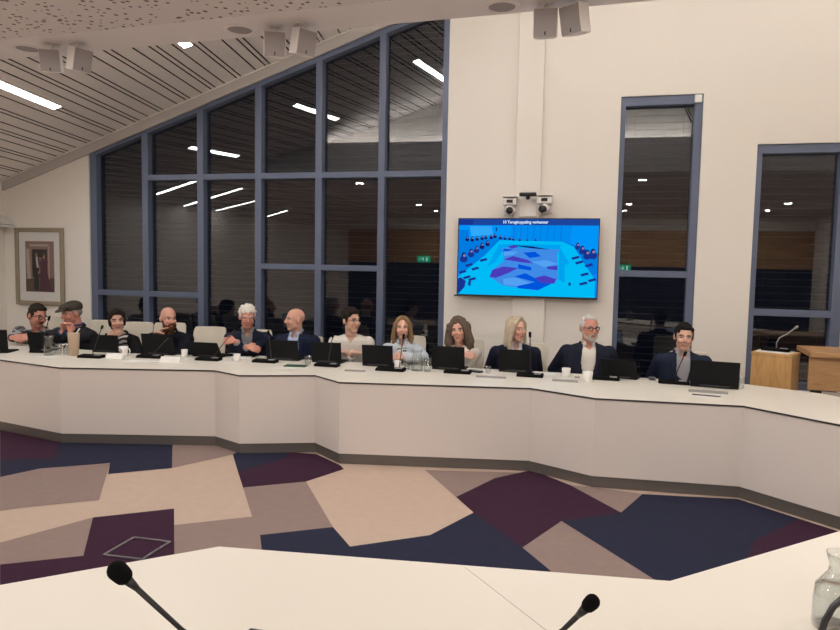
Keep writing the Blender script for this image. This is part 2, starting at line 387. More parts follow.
# cable ducts behind the television
structure(bevel(MB().prism(rect(-.925, -.625, 2.3, zc(-.92) - .13), 'y', WY - .06, WY).build('trim_3', M_wall), .008))
structure(bevel(MB().prism(rect(-.915, -.535, .0, 1.5), 'y', WY - .05, WY).build('trim_4', M_wall), .008))
for nm, poly, ax, a0, a1 in [('baseboard_back', rect(XL, XR, 0, .09), 'y', WY - .012, WY), ('baseboard_left', [(YF, 0), (WY, 0), (WY, .09), (YF, .09)], 'x', XL, XL + .012)]:
    structure(MB().prism(poly, ax, a0, a1).build(nm, M_trim))
exec_order = []
# far side of the room behind the camera, seen mirrored in the dark glass
structure(MB().prism(rect(-7.9, XR, 1.85, 2.92), 'y', YF, YF + .06).build('trim_5', M_oak2))
M_curtain = mat('blue_partition', (.012, .018, .045), .35)
structure(MB().prism(rect(-7.9, XR, 0, 1.85), 'y', YF, YF + .03).build('wall_partition', M_curtain))
M_exit = emit('exit_green', (.02, .55, .28), 2.2); M_exitw = emit('exit_white', (.7, 1, .85), 3)
for (px, py), lab in (((424, 259), 'green exit sign on the far wall, mirrored in the big window'), ((623.5, 268), 'green exit sign on the far wall, mirrored in the narrow tall window')):
    q = at_y(px, py, 2 * (WY + .118) - YF - .1); t = thing('exit_sign', (q.x, YF + .06, q.z), lab, 'exit sign')
    MB().box((0, .03, 0), (.42, .06, .2)).build('sign_box', M_exit, t)
    MB().box((.1, .062, 0), (.05, .004, .13)).box((-.02, .062, .04), (.035, .004, .035)).box((-.02, .062, -.01), (.05, .004, .07), Matrix.Rotation(.3, 3, 'Y')).box((-.12, .062, 0), (.08, .004, .02)).build('pictogram', M_exitw, t)
# ------------------------------------------------------------------ luminaires
def slat_light(xi, y0, y1, label, w=.10):
    a, c = bpt(xi, y0, -.004), bpt(xi, y1, -.004); mid = (a + c) / 2; d = (c - a).normalized()
    nrm = V((-.335, 0, 1)).normalized(); side = d.cross(nrm).normalized(); up = side.cross(d).normalized()
    if up.z < 0: up = -up; side = -side
    R = Matrix((side, d, up)).transposed(); L = (c - a).length
    t = tag(empty('linear_ceiling_light', mid), label, 'ceiling light', 'linear lights set along the ceiling slats')
    t.matrix_world = Matrix.Translation(mid) @ R.to_4x4()
    MB().box((-w / 2 - .006, 0, -.008), (.012, L + .024, .03)).box((w / 2 + .006, 0, -.008), (.012, L + .024, .03)).box((0, -L / 2 - .006, -.008), (w, .012, .03)).box((0, L / 2 + .006, -.008), (w, .012, .03)).build('light_frame', M_white, t)
    MB().box((0, 0, -.012), (w, L, .012)).build('diffuser', M_lamp, t)
def on_ceiling(px, py):
    d = ray(px, py); n = V((-.335, 0, 1)); k = V((-8.32, 8.1, 2.86))
    return O + d * ((k - O).dot(n) / d.dot(n))
pa = on_ceiling(57, 106); slat_light(pa.x - KX * (pa.y - 8.1), pa.y, pa.y - 1.25, 'long bright linear light at the left edge of the sloped ceiling')
pc = on_ceiling(188, 44.5); slat_light(pc.x - KX * (pc.y - 8.1), pc.y, pc.y - 1.35, 'linear ceiling light whose end just peeks out above the lowered ceiling')
LB = 'linear light along the slats above the lowered ceiling, mirrored in the windows'
for xi in (-2.8, -.95, .9, 2.75, 4.6): slat_light(xi, 6.65, 5.3, LB)
for (xa, ya), (xb, yb) in (((-7.93, 5.39), (-7.04, 5.24)), ((-8.14, 4.06), (-7.01, 3.75)), ((-8.14, 2.85), (-7.40, 2.45)), ((-8.14, .65), (-7.55, .48))):
    a = V((xa, ya, ceil_z(xa, ya) - .02)); c = V((xb, yb, ceil_z(xb, yb) - .02)); t = thing('linear_ceiling_light', a, 'linear light across the left end of the sloped ceiling, mirrored slanting in the big window', 'ceiling light', group='linear lights across the left ceiling end')
    d = (c - a).normalized(); sd_ = d.cross(V((0, 0, 1))).normalized(); up = sd_.cross(d); R = Matrix((d, -sd_, up)).transposed(); L = (c - a).length
    h = MB().box((0, 0, .005), (L + .03, .12, .03)); h.v = [(c - a) / 2 + R @ v for v in h.v]; h.build('light_frame', M_white, t)
    h = MB().box((0, 0, -.013), (L, .10, .008)); h.v = [(c - a) / 2 + R @ v for v in h.v]; h.build('diffuser', M_lamp, t)
k = 0
for y in (3.4, -1.4, -3.4):
    for x in (-4.6, -2.8, -1.0, .8, 2.6, 4.4):
        t = tag(empty('ceiling_downlight', (x, y, SZ - .012)), 'round recessed downlight in the perforated ceiling above the camera', 'ceiling light', 'downlights in the lowered ceiling')
        MB().lathe([(.068, -.002), (.085, -.006), (.095, -.004), (.095, 0)], n=24).build('light_ring', M_white, t, smooth=True)
        MB().lathe([(.0, -.003), (.07, -.003)], n=24).build('lens', M_down, t)
# round soffit loudspeakers and the hanging speaker pairs
for (px, py), lab in (((28, 49), 'round flush ceiling loudspeaker left of the leftmost pair of hanging speakers'), ((240, 30), 'round flush ceiling loudspeaker beside the middle pair of hanging speakers'), ((502, 7), 'round flush ceiling loudspeaker left of the hanging speakers above the television')):
    p = at_z(px, py, SZ - .004); t = thing('ceiling_loudspeaker', (p.x, p.y, SZ), lab, 'loudspeaker', group='flush ceiling loudspeakers')
    MB().lathe([(.083, -.003), (.088, -.009), (.108, -.009), (.112, 0)], n=32).build('rim', M_band, t, smooth=True)
    MB().lathe([(0, -.004), (.084, -.004)], n=32).build('grille', M_grille, t)
def cube_speaker(px, py, yaw, label, tilt=14):
    p = at_z(px, py, SZ); t = thing('hanging_speaker', (p.x, p.y, SZ), label, 'loudspeaker', yaw, 'small cube speakers under the soffit')
    R = Matrix.Rotation(radians(tilt), 3, 'X'); c = V((0, 0, -.125))
    body = MB()
    prof = [(-.075, -.06), (.075, -.06), (.06, .055), (.035, .075), (-.035, .075), (-.06, .055)]
    body.prism(prof, 'z', -.085, .085); body.v = [c + R @ v for v in body.v]
    bevel(body.build('cabinet', M_offw, t, angle=.5), .008, 3)
    g = MB().box((0, -.062, 0), (.138, .008, .158)); g.v = [c + R @ v for v in g.v]; g.build('grille', M_grille, t)
    g = MB().box((.0, -.067, -.06), (.008, .004, .02)); g.v = [c + R @ v for v in g.v]; g.build('badge', M_black, t)
    MB().box((0, .01, -.004), (.09, .06, .008)).tube([(0, .01, -.005), (0, .01, -.05)], .012).build('bracket', M_offw, t)
cube_speaker(52, 44, radians(25), 'grey fronted cube speaker, left one of the leftmost hanging pair')
cube_speaker(78, 42.5, radians(72), 'pale cube speaker turned sideways, right one of the leftmost hanging pair')
cube_speaker(275, 26, radians(25), 'grey fronted cube speaker, left one of the pair above the big window')
cube_speaker(302, 23.5, radians(58), 'pale cube speaker turned sideways, right one of the pair above the big window')
cube_speaker(546, 2.5, radians(4), 'grey fronted cube speaker, left one of the pair above the television')
cube_speaker(577, -2, radians(-36), 'cube speaker turned to the right, right one of the pair above the television')

# ------------------------------------------------------------------ the ring of council desks
TZ = .74
FLAT = Matrix.Diagonal((1, 1, 0))
far_front = [V((-7.2, 5.93, 0)), V((-5.83, 5.62, 0)), V((-4.92, 5.41, 0)), V((-3.48, 5.78, 0)), V((-3.13, 5.61, 0)), V((-2.48, 5.86, 0)), V((-2.14, 5.59, 0)),
             V((-.49, 5.89, 0)), V((.05, 5.61, 0)), V((1.17, 5.69, 0)), V((1.69, 5.21, 0)), V((2.45, 4.49, 0))]
far_back = [V((2.95, 5.3, 0)), V((1.95, 6.5, 0)), V((1.43, 6.78, 0)), V((-.4, 6.86, 0)), V((-2.3, 6.78, 0)), V((-3.4, 6.76, 0)), V((-5.0, 6.5, 0)), V((-6.1, 6.62, 0)), V((-7.1, 6.85, 0))]
def inset(pts, d):
    out = []
    for i, p in enumerate(pts):
        a = (p - pts[i - 1]).normalized() if i else (pts[1] - p).normalized()
        c = (pts[i + 1] - p).normalized() if i < len(pts) - 1 else a
        n = (V((-a.y, a.x, 0)) + V((-c.y, c.x, 0))).normalized(); k = max(n.dot(V((-a.y, a.x, 0))), .4)
        out.append(p + n * d / k)
    return out
def desk(name, label, front, back):
    t = thing(name, (0, 0, 0), label, 'desk')
    MB().prism([(p.x, p.y) for p in front + back], 'z', TZ - .014, TZ, 0, 1).build('tabletop', [M_top, M_edge], t)
    a0, a1 = inset(front, .006), inset(front, .026); b0, b1 = inset(front, .014), inset(front, .034)
    for i in range(len(front) - 1):
        MB().prism([(q.x, q.y) for q in (a0[i], a0[i + 1], a1[i + 1], a1[i])], 'z', .095, TZ - .014).build('front_panel', M_panel, t)
        MB().prism([(q.x, q.y) for q in (b0[i], b0[i + 1], b1[i + 1], b1[i])], 'z', .003, .095).build('plinth', M_plinth, t)
    return t
D1 = desk('council_desk', 'long zigzag white council desk with taupe front panels, across the room under the windows', far_front, far_back)
near_front = [FLAT @ at_z(840, 531, 0.74) + FLAT @ (at_z(840, 531, 0.74) - at_z(670, 581, 0.74)) * 1.6, FLAT @ at_z(840, 531, 0.74), FLAT @ at_z(670, 581, 0.74), FLAT @ at_z(219, 546.5, 0.74), FLAT @ at_z(0, 585, 0.74), V((-3.3, .33, 0))]
near_front[-1] = near_front[-2] + (near_front[-2] - near_front[-3]) * 2.2
near_back = [V((-2.6, -.35, 0)), V((-1.35, .82, 0)), V((-.9, 1.2, 0)), V((-.0, 1.22, 0)), V((.55, 1.5, 0)), V((3.1, 3.15, 0))]
D2 = desk('council_desk', 'white council desk top in the foreground, nearest the camera', near_front, near_back)
s0, s1 = at_z(465, 567.5, TZ), at_z(560, 641, TZ)
e = s1 + (s1 - s0) * .25
MB().tube([s0 + V((0, 0, .0002)), e + V((0, 0, .0002))], .0011, 4).build('joint_line', M_grey, D2)
# floor outlet lid outlined in steel on the plum carpet
o = MB(); q = [at_z(x, y, .008) for x, y in ((104, 555), (134, 537.5), (170, 542), (142, 559.5))]
for i in range(4): o.box((q[i] + q[(i + 1) % 4]) / 2, ((q[i] - q[(i + 1) % 4]).length, .018, .008), math.atan2((q[(i + 1) % 4] - q[i]).y, (q[(i + 1) % 4] - q[i]).x))
tag(o.build('floor_outlet_frame', M_chrome), 'thin steel outline of a square floor outlet in the plum carpet', 'floor outlet')

# lectern block, wooden desk
t = thing('lectern', (1.775, 7.33, 0), 'square oak lectern block behind the right end of the council desk', 'lectern', radians(-27))
bevel(MB().box((0, 0, .49), (.36, .32, .95)).build('body', M_oak, t), .004)
bevel(MB().box((0, 0, .98), (.37, .33, .03)).build('top_slab', M_oak, t), .004)
LT = Matrix.Translation((1.775, 7.33, 0)) @ Matrix.Rotation(radians(-27), 4, 'Z')
o = MB().box((0, 0, 0), (.30, .22, .008)).build('document', M_paper); o.matrix_world = LT @ Matrix.Translation((.0, -.02, .9995)); tag(o, 'white sheet lying on the oak lectern under the microphone base', 'paper')
t = thing('wooden_desk', (2.75, 7.3, 0), 'oak desk with thick top and front board at the right edge of the picture', 'desk', radians(-4))
bevel(MB().box((0, 0, 1.015), (1.46, .6, .05)).build('desk_top', M_oak2, t), .004)
bevel(MB().box((.0, -.22, .83), (1.44, .03, .32)).build('front_board', M_oak2, t), .003)
for sx in (-.6, .6):
    MB().box((sx, 0, .5), (.09, .06, .98)).box((sx, -.02, .015), (.10, .5, .03)).build('leg', M_black, t)

# ------------------------------------------------------------------ television and the camera cluster over it
TVX0, TVX1, TVZ0, TVZ1, TVY = -1.572, .055, 1.425, 2.345, WY - .13
t = thing('television', (0, WY, 0), 'large wall television showing the council meeting in blue tones', 'television')
def B(mb, name, m, par=None):
    o = mb.build(name, m, par or t); o.matrix_parent_inverse = Matrix.Identity(4); return o
def sh(mb):
    mb.v = [v - V((0, WY, 0)) for v in mb.v]; return mb
bevel(B(sh(MB().box(((TVX0 + TVX1) / 2, TVY + .03, (TVZ0 + TVZ1) / 2), (TVX1 - TVX0, .05, TVZ1 - TVZ0))), 'housing', M_black), .004)
B(sh(MB().box(((TVX0 + TVX1) / 2, WY - .05 - .013, 1.85), (.5, .026, .45))), 'wall_bracket', M_black)
B(sh(MB().box((TVX0 + .0, TVY + .02, TVZ0 + .006), (.06, .06, .016))), 'sensor_bar', M_black)
ex = .82
cols = dict(bg=(.004, .24, .90), bar=(.012, .06, .33), wall=(.0, .30, .95), wall2=(.0, .20, .75), pale=(.03, .40, .95), cyan=(.0, .50, .93), cyan2=(.0, .36, .86), floor=(.05, .26, .80), floor2=(.09, .36, .90),
            blue=(.0, .09, .72), plum=(.07, .045, .50), dark=(.006, .012, .12), navy=(.01, .035, .28), face=(.30, .20, .42), white=(.75, .9, 1), curtain=(.0, .26, .86))
keys = list(cols); TM = [emit('screen_' + k, cols[k], ex) for k in keys]
SX0, SX1, SZ0, SZ1 = TVX0 + .012, TVX1 - .012, TVZ0 + .022, TVZ1 - .012
def uv(p, lay):   # picture coordinates measured in the 745 x 427 screen image
    return V((SX0 + (SX1 - SX0) * p[0] / 745, TVY - .0005 - .00012 * lay - WY + .005, SZ1 - (SZ1 - SZ0) * p[1] / 427))
scr = MB(); lay = 0
def area(k, *pts):
    global lay
    lay += 1; ps = [uv(p, lay) for p in pts]
    nrm = sum(((ps[i].x * ps[(i + 1) % len(ps)].z - ps[(i + 1) % len(ps)].x * ps[i].z) for i in range(len(ps))))
    if nrm < 0: ps = ps[::-1]
    scr.add(ps, [tuple(range(len(ps)))], keys.index(k))
def blob(k, cx, cy, rx, ry, n=9):
    area(k, *[(cx + rx * cos(2 * pi * i / n), cy + ry * sin(2 * pi * i / n)) for i in range(n)])
area('bg', (0, 0), (745, 0), (745, 427), (0, 427))
area('wall', (0, 36), (285, 36), (285, 120), (0, 130)); area('curtain', (285, 36), (610, 36), (590, 130), (285, 120)); area('wall', (610, 36), (745, 36), (745, 190), (600, 130))
for i in range(8): area('wall2', (300 + i * 36, 36), (306 + i * 36, 36), (306 + i * 35, 122), (301 + i * 35, 122))
area('wall2', (0, 60), (55, 62), (55, 140), (0, 150)); area('pale', (60, 40), (180, 40), (190, 90), (70, 95))
area('wall2', (0, 130), (230, 100), (330, 118), (560, 120), (745, 180), (745, 300), (0, 300))
# the desk ring seen on the screen
area('cyan', (225, 118), (560, 122), (620, 150), (735, 330), (735, 427), (0, 427), (0, 330), (150, 200))
area('cyan2', (240, 140), (555, 140), (545, 165), (240, 165)); area('cyan2', (160, 270), (245, 180), (245, 150), (225, 140), (235, 190), (205, 240)); area('cyan2', (545, 150), (545, 330), (580, 350), (575, 250), (600, 240))
area('floor', (240, 160), (545, 165), (535, 200), (545, 330), (525, 345), (430, 395), (250, 372), (175, 325), (190, 285), (250, 235))
for k, *p in [('plum', (175, 325), (190, 285), (250, 265), (330, 272), (280, 300), (210, 330)), ('blue', (310, 320), (370, 300), (420, 325), (460, 345), (430, 350)), ('blue', (330, 370), (440, 345), (520, 350), (440, 393), (330, 385)),
              ('plum', (420, 325), (470, 310), (535, 330), (525, 355), (450, 350)), ('floor2', (250, 335), (320, 325), (400, 355), (330, 372), (255, 368)), ('blue', (330, 250), (400, 265), (400, 285), (330, 275)),
              ('plum', (300, 205), (380, 225), (410, 245), (350, 240), (250, 225)), ('blue', (355, 185), (420, 180), (450, 205), (390, 215)), ('floor2', (400, 235), (480, 225), (540, 245), (470, 265)), ('plum', (480, 262), (540, 255), (540, 280), (490, 275)),
              ('plum', (270, 150), (310, 145), (330, 155), (290, 165)), ('floor2', (250, 180), (330, 180), (300, 200), (250, 205)), ('blue', (250, 165), (300, 168), (270, 180), (245, 180)), ('dark', (280, 143), (400, 150), (500, 168), (390, 160))]: area(k, *p)
# people along the ring
rr = random.Random(3)
for x, y, s in [(30, 215, 24), (70, 190, 20), (100, 170, 17), (130, 150, 15), (160, 135, 13), (48, 110, 12), (75, 112, 12), (102, 108, 11), (130, 104, 11), (150, 100, 10), (180, 98, 11), (200, 92, 11), (230, 100, 10), (255, 104, 9), (280, 106, 9), (300, 110, 8), (335, 113, 7), (375, 113, 6), (420, 112, 6), (640, 145, 16), (665, 165, 20), (690, 190, 22), (720, 185, 24)]:
    blob('dark' if s < 16 else 'navy', x, y + s * .5, s * .95, s * .85); blob('dark', x, y - s * .55, s * .5, s * .55); blob('face', x + s * .12, y - s * .35, s * .3, s * .36)
for x, y in [(25, 300), (60, 260), (95, 280), (50, 330), (700, 250), (650, 235), (680, 300), (720, 330), (630, 210), (140, 230), (80, 340), (675, 350)]:
    area('navy', (x - 22, y), (x + 16, y - 12), (x + 24, y), (x - 14, y + 12))
area('navy', (15, 330), (45, 350), (40, 385), (10, 420), (0, 425), (0, 340)); area('navy', (60, 350), (75, 350), (72, 380), (58, 375)); blob('dark', 207, 58, 4, 12)
blob('navy', 605, 355, 7, 10)
area('bar', (0, 0), (745, 0), (745, 34), (0, 34)); area('navy', (0, 4), (80, 4), (80, 34), (0, 34))
B(scr, 'screen_picture', TM)
cu = bpy.data.curves.new('caption', 'FONT'); cu.body = '10 Terugkoppeling verkenner'; cu.size = .055; cu.align_x = 'CENTER'; cu.align_y = 'CENTER'; cu.offset = .0012
to = bpy.data.objects.new('caption_tmp', cu); C.objects.link(to); bpy.context.view_layer.update()
me = bpy.data.meshes.new_from_object(to.evaluated_get(bpy.context.evaluated_depsgraph_get())); bpy.data.objects.remove(to)
tx = [v.co.x for v in me.vertices]; k = (SX1 - SX0) * 240 / 745 / (max(tx) - min(tx))
for v in me.vertices: v.co = V((v.co.x * k, 0, v.co.y * .86))
me.materials.clear(); me.materials.append(TM[keys.index('white')])
o = link('screen_caption', me, t); o.location = uv((362, 17), lay + 6)

def wcam(px, py, label, s):
    p = at_y(px, py, WY - .12); t = thing('conference_camera', (p.x, WY, p.z), label, 'camera', group='cameras on the wall over the television')
    bevel(MB().box((0, -.10, .095), (.175, .16, .012)).box((0, -.015, .0), (.175, .03, .2)).build('wall_bracket', M_offw, t), .004)
    bevel(MB().box((0, -.10, .035), (.16, .13, .075)).build('camera_base', M_offw, t), .01)
    MB().box((.0, -.167, .04), (.07, .008, .035)).build('front_window', M_black, t)
    MB().ball((0, -.115, -.055), .058).tube([(-.062, -.1, -.055), (.062, -.1, -.055)], .03, 12).build('camera_head', M_offw, t, smooth=True)
    MB().tube([(0, -.13, -.062), (s * .03, -.19, -.07)], [.042, .04], 16).build('lens', M_black, t, smooth=True)
wcam(510, 205, 'white pan tilt camera left of the black bar above the television', .1)
wcam(544.5, 203.5, 'white pan tilt camera right of the black bar above the television', -.8)
p = at_y(528, 194.5, WY - .14); t2 = thing('video_bar', (p.x, WY, p.z), 'black camera bar with a round lens above the television', 'camera')
bevel(MB().box((0, -.15, 0), (.195, .06, .042)).build('bar_body', M_black, t2), .012, 3)
MB().ball((0, -.15, -.035), .026).build('lens', M_black, t2, smooth=True)
MB().box((0, -.105, -.01), (.04, .04, .03)).build('mount', M_black, t2)
t3 = thing('mounting_plate', (p.x, WY, p.z - .15), 'pale mounting plate with a pressed cross between the two white cameras', 'bracket')
bevel(MB().box((0, -.07, -.0), (.20, .016, .20)).build('plate', M_white, t3), .004)
MB().box((0, -.079, .0), (.24, .003, .012), Matrix.Rotation(.8, 3, 'Y')).box((0, -.079, .0), (.24, .003, .012), Matrix.Rotation(-.8, 3, 'Y')).build('cross_rib', M_white, t3)

# framed photograph on the left end of the back wall
x0, x1, z0, z1 = -8.06, -7.235, 1.105, 2.205
t = thing('framed_picture', ((x0 + x1) / 2, WY, (z0 + z1) / 2), 'framed portrait of a couple in evening dress on the wall at the left', 'picture')
W2, H2 = (x1 - x0) / 2, (z1 - z0) / 2
M_gilt = mat('pewter_gilt', (.34, .29, .215), .45, .4)
fm = MB()
for sx in (-1, 1): fm.box((sx * (W2 - .03), -.022, 0), (.06, .044, 2 * H2))
for sz in (-1, 1): fm.box((0, -.022, sz * (H2 - .03)), (2 * W2 - .12, .044, .06))
bevel(fm.build('frame', M_gilt, t), .012, 3)
MB().box((0, -.012, 0), (2 * W2 - .12, .012, 2 * H2 - .12)).build('mat_board', M_paper, t)
pm = [mat('print_' + k, c, .5) for k, c in dict(room=(.30, .19, .16), dark=(.02, .017, .02), floor=(.13, .075, .05), cream=(.50, .42, .36), plum=(.085, .018, .045), skin=(.5, .28, .2), shirt=(.62, .58, .54), rose=(.36, .17, .14), hair=(.10, .06, .035)).items()]
ph = MB(); L2 = 0
def pp(k, *pts):
    global L2
    L2 += 1; ps = [V((-.245 + .49 * u, -.0185 - .00012 * L2, .36 - .72 * w)) for u, w in pts]
    a = sum(ps[i].x * ps[(i + 1) % len(ps)].z - ps[(i + 1) % len(ps)].x * ps[i].z for i in range(len(ps)))
    if a < 0: ps = ps[::-1]
    ph.add(ps, [tuple(range(len(ps)))], k)
def pb(k, u, w, ru, rw): pp(k, *[(u + ru * cos(i * pi / 5), w + rw * sin(i * pi / 5)) for i in range(10)])
pp(0, (0, 0), (1, 0), (1, 1), (0, 1)); pp(3, (.02, .15), (.14, .15), (.18, .75), (.06, .8)); pp(8, (.0, .75), (1, .72), (1, 1), (0, 1)); pp(2, (.1, .8), (.9, .78), (1, 1), (0, 1))
pp(3, (.16, .06), (.82, .06), (.82, .1), (.16, .1)); pp(1, (.24, .16), (.76, .16), (.76, .72), (.24, .72)); pp(7, (.42, .32), (.58, .32), (.58, .62), (.42, .62)); pp(3, (.8, .1), (.84, .1), (.84, .75), (.8, .75))
pp(1, (.30, .97), (.45, .97), (.47, .6), (.50, .36), (.44, .30), (.33, .30), (.24, .36), (.23, .58), (.29, .6)); pp(6, (.36, .30), (.43, .30), (.46, .52), (.39, .52)); pb(5, .385, .255, .04, .035); pb(8, .38, .235, .042, .025)
pp(4, (.50, .98), (.94, .98), (.82, .75), (.74, .56), (.78, .40), (.70, .32), (.58, .32), (.50, .42), (.52, .6)); pb(5, .655, .275, .04, .035); pb(8, .66, .255, .048, .03); pp(5, (.6, .31), (.70, .31), (.65, .36)); pp(5, (.44, .6), (.48, .6), (.48, .65), (.44, .65))
ph.build('photograph', pm, t)
MB().box((0, -.026, 0), (2 * W2 - .12, .003, 2 * H2 - .12)).build('glazing', glass('picture_glass', (.96, .96, .96), .02), t)
p = at_y(-2, 222, 7.95); t = thing('wall_speaker', (XL, p.y, p.z), 'white wall mounted unit at the far left edge of the picture', 'wall unit')
bevel(MB().prism([(-.0, -.07), (.0, .10), (.10, .07), (.16, -.01), (.16, -.03), (.0, -.03)], 'y', -.14, .14).build('cover', M_white, t), .006)
MB().box((.1, 0, -.055), (.2, .30, .03)).build('base_tray', M_white, t)
MB().box((.085, 0, -.037), (.165, .27, .008)).build('gap', M_black, t)

# ------------------------------------------------------------------ people
def voxel(mb, size, it=2, fac=.5):
    me = mb.mesh('tmp', M_black); o = bpy.data.objects.new('tmp', me); C.objects.link(o)
    r = o.modifiers.new('r', 'REMESH'); r.mode = 'VOXEL'; r.voxel_size = size
    if it: s = o.modifiers.new('s', 'SMOOTH'); s.iterations = it; s.factor = fac
    dg = bpy.context.evaluated_depsgraph_get(); out = bpy.data.meshes.new_from_object(o.evaluated_get(dg))
    bpy.data.objects.remove(o); bpy.data.meshes.remove(me); out.materials.clear()
    out.polygons.foreach_set('use_smooth', [True] * len(out.polygons)); return out
def cull(me, dead):
    bm = bmesh.new(); bm.from_mesh(me)
    bmesh.ops.delete(bm, geom=[f for f in bm.faces if dead(f.calc_center_median(), f.normal)], context='FACES')
    bm.to_mesh(me); bm.free(); return me
def append(me, mb, mi=0):      # add loose extra geometry to a remeshed surface
    bm = bmesh.new(); bm.from_mesh(me); vs = [bm.verts.new(v) for v in mb.v]
    for f in mb.f:
        try: g = bm.faces.new([vs[i] for i in f]); g.smooth = True; g.material_index = mi
        except ValueError: pass
    bm.to_mesh(me); bm.free(); return me
def desk_back(x):
    P_ = far_back
    for a, c in zip(P_, P_[1:]):
        if c.x <= x <= a.x: return a.y + (c.y - a.y) * (a.x - x) / max(a.x - c.x, 1e-6)
    return 6.7
def over_desk(root, RL, Rz, p, r):
    w = RL + Rz @ V((p.x, p.y, 0)); return w.y - r < desk_back(w.x)
skin_cache = {}
def skin_mats(tone, brow, stub):
    k = (tone, brow, stub)
    if k not in skin_cache:
        lip = (tone[0] * .72, tone[1] * .48, tone[2] * .5)
        s = tuple(tone[i] * (1 - stub) + brow[i] * stub for i in range(3))
        skin_cache[k] = [mat('skin', tone, .5, bump=(120, .05)), mat('lips', lip, .45), mat('eye_white', (.62, .58, .55), .3), mat('iris', (.03, .025, .02), .2), mat('eyebrow', brow, .8), mat('stubble', s, .7),
                         mat('cheek', (tone[0] * .99, tone[1] * .88, tone[2] * .86), .5)]
    return skin_cache[k]
cloth_cache = {}
def cloth(c):
    if isinstance(c, bpy.types.Material): return c
    if c not in cloth_cache: cloth_cache[c] = mat('cloth', c, .85, spec=.2, bump=(90, .15))
    return cloth_cache[c]
hair_cache = {}
def hairm(c):
    if c not in hair_cache: hair_cache[c] = mat('hair', c, .7, spec=.15, bump=(140, .6), mottled=(60, .35))
    return hair_cache[c]
M_shoe = mat('shoe_leather', (.02, .015, .012), .4); M_trouser = mat('trouser_cloth', (.025, .027, .04), .85)
M_glasses = mat('spectacle_frame', (.015, .012, .012), .3); M_chairleg = mat('chair_metal', (.05, .05, .055), .35, .8)

def chair(base, cr, label, top=1.0):
    c = thing('upholstered_chair', (base.x, base.y, 0), label, 'chair', cr, 'cream chairs along the council desk')
    o = MB(); o.loft([[V((x * w, y_, z)) for x, y_ in ((-1, -.24), (-.7, -.265), (0, -.275), (.7, -.265), (1, -.24), (1, .2), (0, .22), (-1, .2))] for w, z in ((.2, .385), (.22, .40), (.22, .435), (.2, .446))]); o.build('seat', M_cream, c, smooth=False); bevel(c.children[-1], .012, 3)
    o = MB(); rings = []
    hb_ = top
    for z, w, yo in ((.44, .18, .20), (.5, .19, .215), (.7, .198, .245), (.9, .2, .285), (hb_ - .03, .195, .305), (hb_, .178, .31)):
        th = .032; rings.append([V((w * u, yo - .045 * u * u + dy_, z)) for u, dy_ in [(-1, 0), (-.6, 0), (0, 0), (.6, 0), (1, 0), (1, th), (.6, th * 1.3), (0, th * 1.4), (-.6, th * 1.3), (-1, th)]])
    o.loft(rings); bevel(o.build('backrest', M_cream, c, angle=.7), .012, 3)
    fr = MB()
    for sd in (-1, 1): fr.tube([(sd * .20, .19, .40), (sd * .21, .235, .45), (sd * .215, .272, .62)], .011, 8)
    fr.tube([(-.2, -.2, .395), (.2, -.2, .395)], .011).tube([(-.2, .17, .395), (.2, .17, .395)], .011)
    fr.build('back_frame', M_chairleg, c, smooth=True)
    for sx, sy in ((-1, -1), (1, -1), (-1, 1), (1, 1)): MB().tube([(sx * .2, sy * .19 - .01, .40), (sx * .225, sy * .235, .0)], [.013, .011], 10).build('leg', M_chairleg, c, smooth=True)

